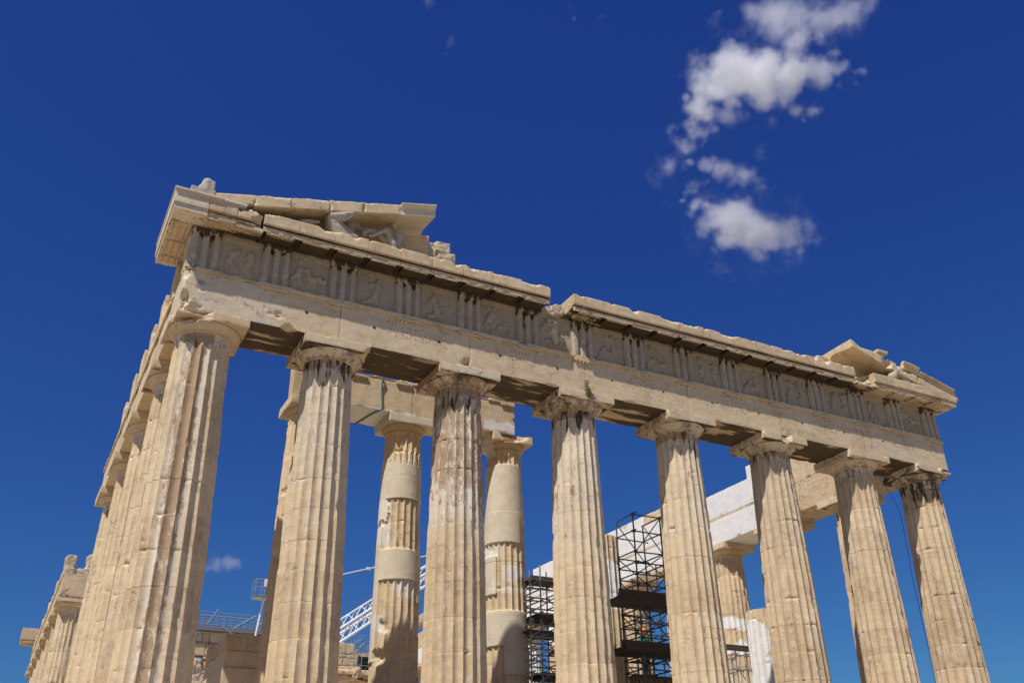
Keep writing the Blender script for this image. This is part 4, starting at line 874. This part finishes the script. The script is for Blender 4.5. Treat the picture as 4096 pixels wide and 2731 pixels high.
# ------------------------------------------------------------------ crane and lift in the cella
CR = thing('lattice_crane', 'white lattice crane boom rising behind the inner columns', 'crane', (9.5, 36, .6))
def bpnt(x, dz, y):  # boom chord: position along the boom at x, drop dz, depth y
    f = (y+25)/61.0; z = 10.28+(x-16.1)*.708+dz; return (-3.33+(x+3.33)*f, y, -2.75+(z+2.75)*f)
ch = [(0.0, 36.6), (-.62, 35.3), (-1.55, 35.3), (-.95, 36.6)]
for dz, y in ch: tube(bpnt(9.5, dz, y), bpnt(26.2, dz*.9, y), .085 if dz not in (0.0,) else .06, WHITE, CR, 'chord')
n_ = 19
for k in range(n_):
    x0 = 9.5+k*.88; x1 = x0+.88; xm = (x0+x1)/2
    for (a, b) in ((0, 1), (1, 2), (2, 3), (3, 0)):
        tube(bpnt(x0, *ch[a]), bpnt(xm, *ch[b]), .030, WHITE, CR, 'lacing'); tube(bpnt(xm, *ch[b]), bpnt(x1, *ch[a]), .030, WHITE, CR, 'lacing') 
tube((13.2, 34, 11.98), (15.4, 34, 12.69), .035, WHITE, CR, 'pendant_rod'); tube((15.4, 34, 12.69), (21.06, 34, 14.5), .035, WHITE, CR, 'pendant_rod'); tube((21.06, 34, 14.5), (27.6, 34.5, 17.9), .035, WHITE, CR, 'pendant_rod')
build('rod_joint', *chipbox((16.92, 33.93, 13.14), (17.24, 34.07, 13.32), .1, 1, .03, 0), WHITE, CR, None, smooth=30)
for (a, b) in (((9.5, 34, 6.9), (21.5, 34, 13.87)), ((11.5, 34, 5.0), (25.0, 34, 13.15))): tube(a, b, .018, DSTEEL, CR, 'hoist_cable')
block_ = build('machine_house', *chipbox((6.0, 33.8, 2.0), (9.9, 37.2, 4.6), .3, 5, .08, 0), WHITE, CR, None, smooth=30)
build('tracks', *chipbox((6.3, 33.3, .602), (9.8, 37.6, 1.95), .3, 6, .15, 0), DSTEEL, CR, None, smooth=30)
LF = thing('boom_lift', 'small railed work basket raised on a slender white arm', 'lift', (9.3, 30, .6))
bx0, bx1, by0, by1, bz0, bz1 = 8.90, 9.95, 29.7, 30.5, 9.83, 10.78
for x in (bx0, (bx0+bx1)/2, bx1):
    for y in (by0, by1): tube((x, y, bz0), (x, y, bz1), .022, STEEL, LF, 'basket_post')
for z in (bz0+.03, bz0+.5, bz1):
    tube((bx0, by0, z), (bx1, by0, z), .022, STEEL, LF, 'basket_rail'); tube((bx0, by1, z), (bx1, by1, z), .022, STEEL, LF, 'basket_rail'); tube((bx0, by0, z), (bx0, by1, z), .022, STEEL, LF, 'basket_rail'); tube((bx1, by0, z), (bx1, by1, z), .022, STEEL, LF, 'basket_rail')
build('basket_floor', *chipbox((bx0, by0, bz0-.08), (bx1, by1, bz0-.005), .2, 6, .01, 0), STEEL, LF, None, smooth=0)
build('control_box', *chipbox((9.35, 29.6, 10.35), (9.6, 29.72, 10.8), .1, 7, .02, 0), WHITE, LF, None, smooth=30)
tube((9.5, 30.1, 9.75), (9.22, 30.1, 7.2), .06, WHITE, LF, 'arm'); tube((9.22, 30.1, 7.2), (8.6, 30.1, 1.3), .10, WHITE, LF, 'arm'); build('chassis', *chipbox((7.6, 29.3, .603), (9.6, 30.9, 1.4), .3, 8, .08, 0), WHITE, LF, None, smooth=30)

# ------------------------------------------------------------------ west end ruin seen through the columns
wallp = dict(res=.12, rough=.02, chip=.03, big=.22, thr=.1)
rnd = random.Random(8); x = 10.4
while x < 17.5:
    w_ = rnd.uniform(.5, 1.3); block('wall_block', (x, 60, 12.50), (x+w_-.02, 61.3, 13.40-rnd.uniform(0, .25)), RUB, T, int(x*10), **wallp); x += w_
V, F = chipbox((10.2, 59.95, 11.42), (13.68, 61, 12.47), .05, 55, .03, .2, .2, .01); g_ = (np.abs(((V[:, 0]-11.95) % .20)-.10) < .022) & (V[:, 1] < 60.1) & (V[:, 0] > 11.95); V[g_, 1] += .09
st = stc(len(V), .5, .30, .0, 0); st[g_, 1] = .95; build('wall_block', V, F, MAR, T, st)
block('wall_block', (13.7, 60, 11.42), (17.0, 61, 12.45), MARX, T, 56, **wallp)
block('lintel', (12.0, 60.1, 10.42), (17.0, 61, 11.12), MARX, T, 57, tint=.1, **wallp); block('lintel', (11.9, 60.0, 11.14), (14.2, 61, 11.40), MARX, T, 58, crust_shade=.6, **wallp)
lump('rubble_core', [('box', (10.6, 60, 9.9), (11.9, 61, 11.1)), ('box', (10.9, 59.9, 8.8), (12.2, 61, 10.4), (0, 1, 0, .3)), ('box', (10.4, 60, 8.0), (11.7, 61, 9.6)), ('box', (12.0, 60.5, 8), (14.5, 61.2, 9.6))], RUB, T, 61, .09, .20, freq=1.5, st=(.3, .15, .1, 0))
block('cella_wall', (3.6, 56.0, .6), (4.8, 63.0, 10.0), MAR, T, 70, res=.3); block('cella_wall', (4.8, 60.2, .6), (12.0, 61.2, 10.3), MAR, T, 71, res=.3); block('cella_wall', (16.9, 60.2, .6), (25.3, 61.2, 9.6), MAR, T, 72, res=.3)
block('roof_edge', (9.5, 60.2, 13.72), (18.6, 62.4, 13.80), STEEL, T, 73, res=.5, big=0); block('roof_edge', (9.5, 60.5, 13.803), (18.6, 62.4, 13.93), TILE, T, 74, res=.5, big=0)
W = thing('scaffold', 'blue grey tube scaffold railing along the far wall top', 'scaffold', (9.8, 60, 13.4))
for z in (13.95, 14.15, 14.4, 14.65, 14.95):
    tube((9.6, 59.7, z+.04), (18.5, 59.7, z-.02), .028, STEEL, W, 'rail')
    if z in (14.15, 14.65, 14.95): tube((9.6, 61.0, z+.04), (18.5, 61.0, z-.02), .025, STEEL, W, 'rail')
for k in range(15):
    x = 9.9+k*.6; tube((x, 59.75, 13.3), (x, 59.75, 15.12 if k % 4 == 1 else 14.75+.2*(k % 2)), .03, STEEL, W, 'post')
    if k % 3 == 0: tube((x, 59.5, 14.0), (x, 61.2, 14.2), .025, STEEL, W, 'cross_tube'); tube((x, 61.0, 13.3), (x, 61.0, 15.0), .025, STEEL, W, 'post')
for a, b in (((11.8, 13.9), (12.6, 15.25)), ((14.0, 13.7), (15.9, 15.0)), ((12.3, 15.0), (12.9, 13.9)), ((16.1, 14.1), (17.4, 15.1))): tube((a[0], 59.65, a[1]), (b[0], 59.65, b[1]), .028, STEEL, W, 'brace')
boards((9.7, 59.5, 13.45), (18.4, 60.4, 13.52), W, STEEL, n=3)
tube((12.9, 59.3, 13.9), (14.0, 59.0, 13.1), .05, STEEL, W, 'chute')
# south cella wall end
for k, (x0, x1, y0, z0, z1, t_, f_) in enumerate(((3.50, 4.75, 9.0, 3.16, 3.70, .5, 0), (3.50, 4.72, 9.0, 2.60, 3.155, .2, .42), (3.45, 4.78, 8.95, 1.6, 2.595, .3, .42), (3.45, 4.78, 8.95, .603, 1.595, .3, .42))):
    block('wall_block', (x0, y0, z0), (x1, 12.5, z1), MAR, T, 90+k, tint=t_, fresh=f_, res=.07, chip=.012, big=.16 if k == 0 else .05, rough=.006)
# far masonry between the second and third column
for k, (x0, x1, z0, z1) in enumerate(((22.0, 23.75, 12.0, 12.98), (23.76, 24.48, 12.05, 12.95), (22.0, 24.55, 11.68, 12.0), (22.2, 23.5, 11.05, 11.67), (23.51, 24.82, 11.03, 11.66), (22.0, 24.84, 10.72, 11.02))):
    block('wall_block', (x0, 58, z0), (x1-.01, 59.2, z1), MAR if k % 2 else RUB, T, 100+k, **{**wallp, 'big': .1, 'rough': .012})
block('cella_cornice', (22.0, 57.3, 10.22), (27.0, 59, 10.66), MARX, T, 110, crust_shade=.35, **wallp); block('cella_cornice', (22.2, 57.6, 9.75), (26.8, 59, 10.2), MARX, T, 111, crust_shade=.7, **wallp)
lump('rubble_core', [('box', (24.3, 57.1, 9.9), (24.75, 58, 10.9), (0, 1, 0, .25))], RUB, T, 112, .06, .08, freq=2.5)
prism('wall_block', [(24.5, 12.75, 11.0), (25.3, 12.45, 11.0), (26.9, 12.47, 11.0)], 59.3, 60.2, RUB, T, 9, rough=.05)
NET = plain('dark_green_net', (.02, .026, .02), .9)
o = build('dust_net', *chipbox((24.88, 57.9, 10.72), (26.1, 57.98, 11.88), .1, 12, .0, .06, .1, .03), NET, None, None, smooth=40); tag(o, 'dark green dust net hung below the small far scaffold', 'net')
W2 = thing('scaffold', 'little tube scaffold with crossing braces above the dark net', 'scaffold', (24.9, 57.5, 10.7))
for x, zt in ((24.3, 13.3), (25.0, 13.6), (25.85, 12.9)):
    for y in (57.4, 58.4): tube((x, y, 10.7), (x, y, zt), .03, STEEL, W2, 'post')
for z in (11.0, 12.3, 12.75, 13.05): tube((24.2, 57.4, z+.1), (26.3, 57.4, z-.03), .028, STEEL, W2, 'rail'); tube((24.9, 57.2, z), (24.9, 58.8, z), .028, STEEL, W2, 'cross_tube')
tube((24.1, 57.3, 13.5), (25.4, 57.3, 13.55), .028, STEEL, W2, 'rail'); tube((24.3, 57.3, 13.1), (25.6, 57.3, 12.3), .028, STEEL, W2, 'brace'); tube((24.3, 57.3, 12.1), (25.1, 57.3, 12.9), .028, STEEL, W2, 'brace'); tube((24.2, 57.3, 12.9), (25.0, 57.3, 13.35), .028, STEEL, W2, 'brace')
# north-west masonry
for k in range(5): block('wall_block', (27.9, 50.5+.1*k, 10.0+k*.92), (29.6, 56-k*.8, 10.9+k*.92), RUB, T, 130+k, **wallp) if k > 3 else None

# ------------------------------------------------------------------ small things
def wire(name, pts, r, mat, label, cat):
    cu = bpy.data.curves.new(name, 'CURVE'); cu.dimensions = '3D'; cu.bevel_depth = r; s_ = cu.splines.new('NURBS'); s_.points.add(len(pts)-1); s_.order_u = 3; s_.use_endpoint_u = True
    for q, p in zip(s_.points, pts): q.co = (*p, 1)
    o = bpy.data.objects.new(name, cu); COL.objects.link(o); cu.materials.append(mat); dg = bpy.context.evaluated_depsgraph_get(); me = bpy.data.meshes.new_from_object(o.evaluated_get(dg)); bpy.data.objects.remove(o)
    if not me.materials: me.materials.append(mat)
    o = bpy.data.objects.new(name, me); COL.objects.link(o); tag(o, label, cat); return o
wire('cable', [(27.72, .95, 10.35), (28.25, .9, 9.7), (28.55, .92, 8.9), (28.58, .98, 7.4), (28.50, 1.0, 6.4), (28.62, 1.02, 4.2), (28.60, 1.05, 0)], .010, DSTEEL, 'thin dark cable hanging down behind the end column', 'cable')
wire('tie_strap', [(6.80, 6.0, 12.24), (6.90, 4.30, 12.27), (6.94, 4.27, 12.1), (6.93, 4.36, 11.7), (7.0, 4.35, 10.92), (6.90, 4.38, 10.87), (6.72, 5.0, 10.88), (6.55, 5.98, 10.88)], .035, STRAP, 'green ratchet strap wrapped round the inner beam', 'strap')
rnd = random.Random(4); LV = []; LF_ = []; n = 0
for k in range(420):
    t = rnd.random(); c = Vector((12.22+rnd.gauss(0, .07)+t*.10, -1.06-abs(rnd.gauss(0, .05)), 10.60-t*.38+rnd.gauss(0, .04))); a = Vector((rnd.gauss(0, 1), rnd.gauss(0, 1), rnd.gauss(0, 1))).normalized()*rnd.uniform(.012, .030); b = a.cross(Vector((rnd.gauss(0, 1), rnd.gauss(0, 1), rnd.gauss(0, 1)))).normalized()*a.length*.6
    LV += [c-a, c+b, c+a, c-b]; LF_.append((n, n+1, n+2, n+3)); n += 4
bush = build('wall_plant', np.array([tuple(v) for v in LV]), [np.array(LF_)], LEAF, None, None, smooth=0); tag(bush, 'small green plant rooted in the joint above a capital', 'plant')
for k in range(7): tube((12.22, -1.0, 10.55), (12.22+rnd.uniform(-.08, .18), -1.1, 10.55-rnd.uniform(.1, .45)), .005, LEAF, bush, 'stem')

# ------------------------------------------------------------------ clouds (real volumes about 1.5 km away)
CP = Vector((-3.3325, -25.0217, -2.7498)); FPX = 3764.5
def far_pt(u, v, D): return CP+(fw+r2*((u-2048)/FPX)+u2*((1365.5-v)/FPX))*D
def cloud(name, blobs, D, K, A, sc_, seed, thr=.0, warp=48):
    """blobs: (u, v, r, weight) - directions and sizes of the billows as seen from the terrace"""
    px = D/FPX; B = [(far_pt(u, v, D+((i*37) % 11-5)*r*px*.08), r*px, w_) for i, (u, v, r, w_) in enumerate(blobs)]
    V = []; F = []; o_ = 0; a = np.arange(12)/12*2*math.pi
    caps = []
    for c, r, w_ in B: caps.append((tuple(c), tuple(c+Vector((0, 0, .5))), r*1.55+8, r*1.55+8))
    mt = bpy.data.materials.new('cloud_vapour'); mt.use_nodes = True; t = mt.node_tree; t.nodes.clear(); out = nn(t, 'ShaderNodeOutputMaterial'); pv = nn(t, 'ShaderNodeVolumePrincipled'); t.links.new(pv.outputs[0], out.inputs['Volume'])
    pv.inputs['Color'].default_value = (.99, .99, 1, 1); pv.inputs['Anisotropy'].default_value = .15
    g0 = nn(t, 'ShaderNodeNewGeometry').outputs['Position']; wn = nn(t, 'ShaderNodeTexNoise'); wn.inputs['Scale'].default_value = sc_*.75; wn.inputs['Detail'].default_value = 5; wn.inputs['Roughness'].default_value = .6; t.links.new(g0, wn.inputs[0])
    v1 = nn(t, 'ShaderNodeVectorMath', operation='SUBTRACT'); t.links.new(wn.outputs['Color'], v1.inputs[0]); v1.inputs[1].default_value = (.5, .5, .5); v2 = nn(t, 'ShaderNodeVectorMath', operation='MULTIPLY_ADD'); t.links.new(v1.outputs[0], v2.inputs[0]); v2.inputs[1].default_value = (warp,)*3; t.links.new(g0, v2.inputs[2]); g = v2.outputs[0]; acc = None
    for c, r, w_ in B:
        vm = nn(t, 'ShaderNodeVectorMath', operation='DISTANCE'); t.links.new(g, vm.inputs[0]); vm.inputs[1].default_value = tuple(c)
        f = M_(t, 'MULTIPLY_ADD', vm.outputs['Value'], -w_/r, w_); f = M_(t, 'MAXIMUM', f, 0.0)
        acc = f if acc is None else M_(t, 'SMOOTH_MAX', acc, f, .18)
    n1 = NOI(t, g0, (1, 1, 1), sc_*1.6, 7, .7, seed); n2 = NOI(t, g0, (1, 1, 1), sc_*.28, 3, .5, seed+40)
    sof = M_(t, 'MINIMUM', M_(t, 'MULTIPLY', acc, 2.1), 1.0); nz_ = M_(t, 'ADD', M_(t, 'MULTIPLY', M_(t, 'SUBTRACT', n1, .52), A), M_(t, 'MULTIPLY', M_(t, 'SUBTRACT', n2, .5), A*.5)); d = M_(t, 'ADD', acc, M_(t, 'MULTIPLY', nz_, sof))
    d = SS(t, thr, thr+.55, d); t.links.new(M_(t, 'MULTIPLY', d, K), pv.inputs['Density'])
    o = lump(name, caps, mt, None, 1, max(6*px, min(b[1] for b in B)*.35), 0, ang=180); o.data.materials.clear(); o.data.materials.append(mt); o['kind'] = 'structure'
    return o
main_blobs = [(2950, 900, 120, 1.0), (3040, 930, 110, 1.0), (3140, 925, 90, .9), (3225, 925, 55, .7), (2860, 890, 90, .7), (2880, 960, 70, .45), (2975, 830, 60, .8),
    (2770, 830, 60, .6), (2770, 740, 55, .6), (2830, 660, 55, .7), (2900, 690, 65, .8), (2975, 700, 65, .8), (3040, 735, 50, .6),
    (2740, 600, 75, .45), (2690, 530, 60, .40), (2780, 520, 80, .55), (2690, 660, 60, .35), (2800, 440, 95, .75), (2900, 470, 80, .6), (2830, 340, 110, .8), (2930, 290, 130, 1.1), (3050, 300, 130, 1.2), (3170, 290, 115, 1.1), (3270, 290, 95, 1.0), (3350, 270, 65, .8), (3385, 330, 60, .6), (3430, 370, 35, .4), (2790, 250, 80, .45), (3180, 460, 65, .6), (3260, 430, 50, .6), (3080, 480, 60, .45), (3190, 190, 90, .7)]
rnd = random.Random(12); sat = []
for u, v, r, w_ in main_blobs:
    for q in range(2): a = rnd.uniform(0, 6.28); k = rnd.uniform(.35, .65); sat.append((u+math.cos(a)*r*.95, v+math.sin(a)*r*.8, max(30, r*k), min(w_, .8)*rnd.uniform(.75, 1.1)))
main_blobs = [(u, v, r*1.12, w_) for u, v, r, w_ in main_blobs]+sat
cloud('cloud', main_blobs, 1500, .034, 2.1, .017, 3, .195, warp=60)
cloud('cloud', [(3020, 50, 90, .6), (3120, 75, 150, .7), (3240, 70, 150, .7), (3370, 60, 150, .62), (3470, 0, 100, .6), (3300, 160, 95, .5), (3180, 150, 80, .5)], 1500, .016, 1.9, .016, 9, .16)
cloud('cloud', [(870, 2262, 42, .6), (915, 2258, 40, .8), (840, 2272, 30, .4), (935, 2280, 25, .4)], 1500, .016, 1.8, .020, 5, .06, warp=55)
cloud('cloud', [(1785, 165, 38, .6), (1775, 210, 28, .4), (2290, 40, 36, .7), (2300, 75, 26, .6), (2410, 82, 30, .6), (3050, 612, 55, .5), (1710, 5, 40, .5)], 1500, .012, 2.0, .022, 6, .10, warp=60)
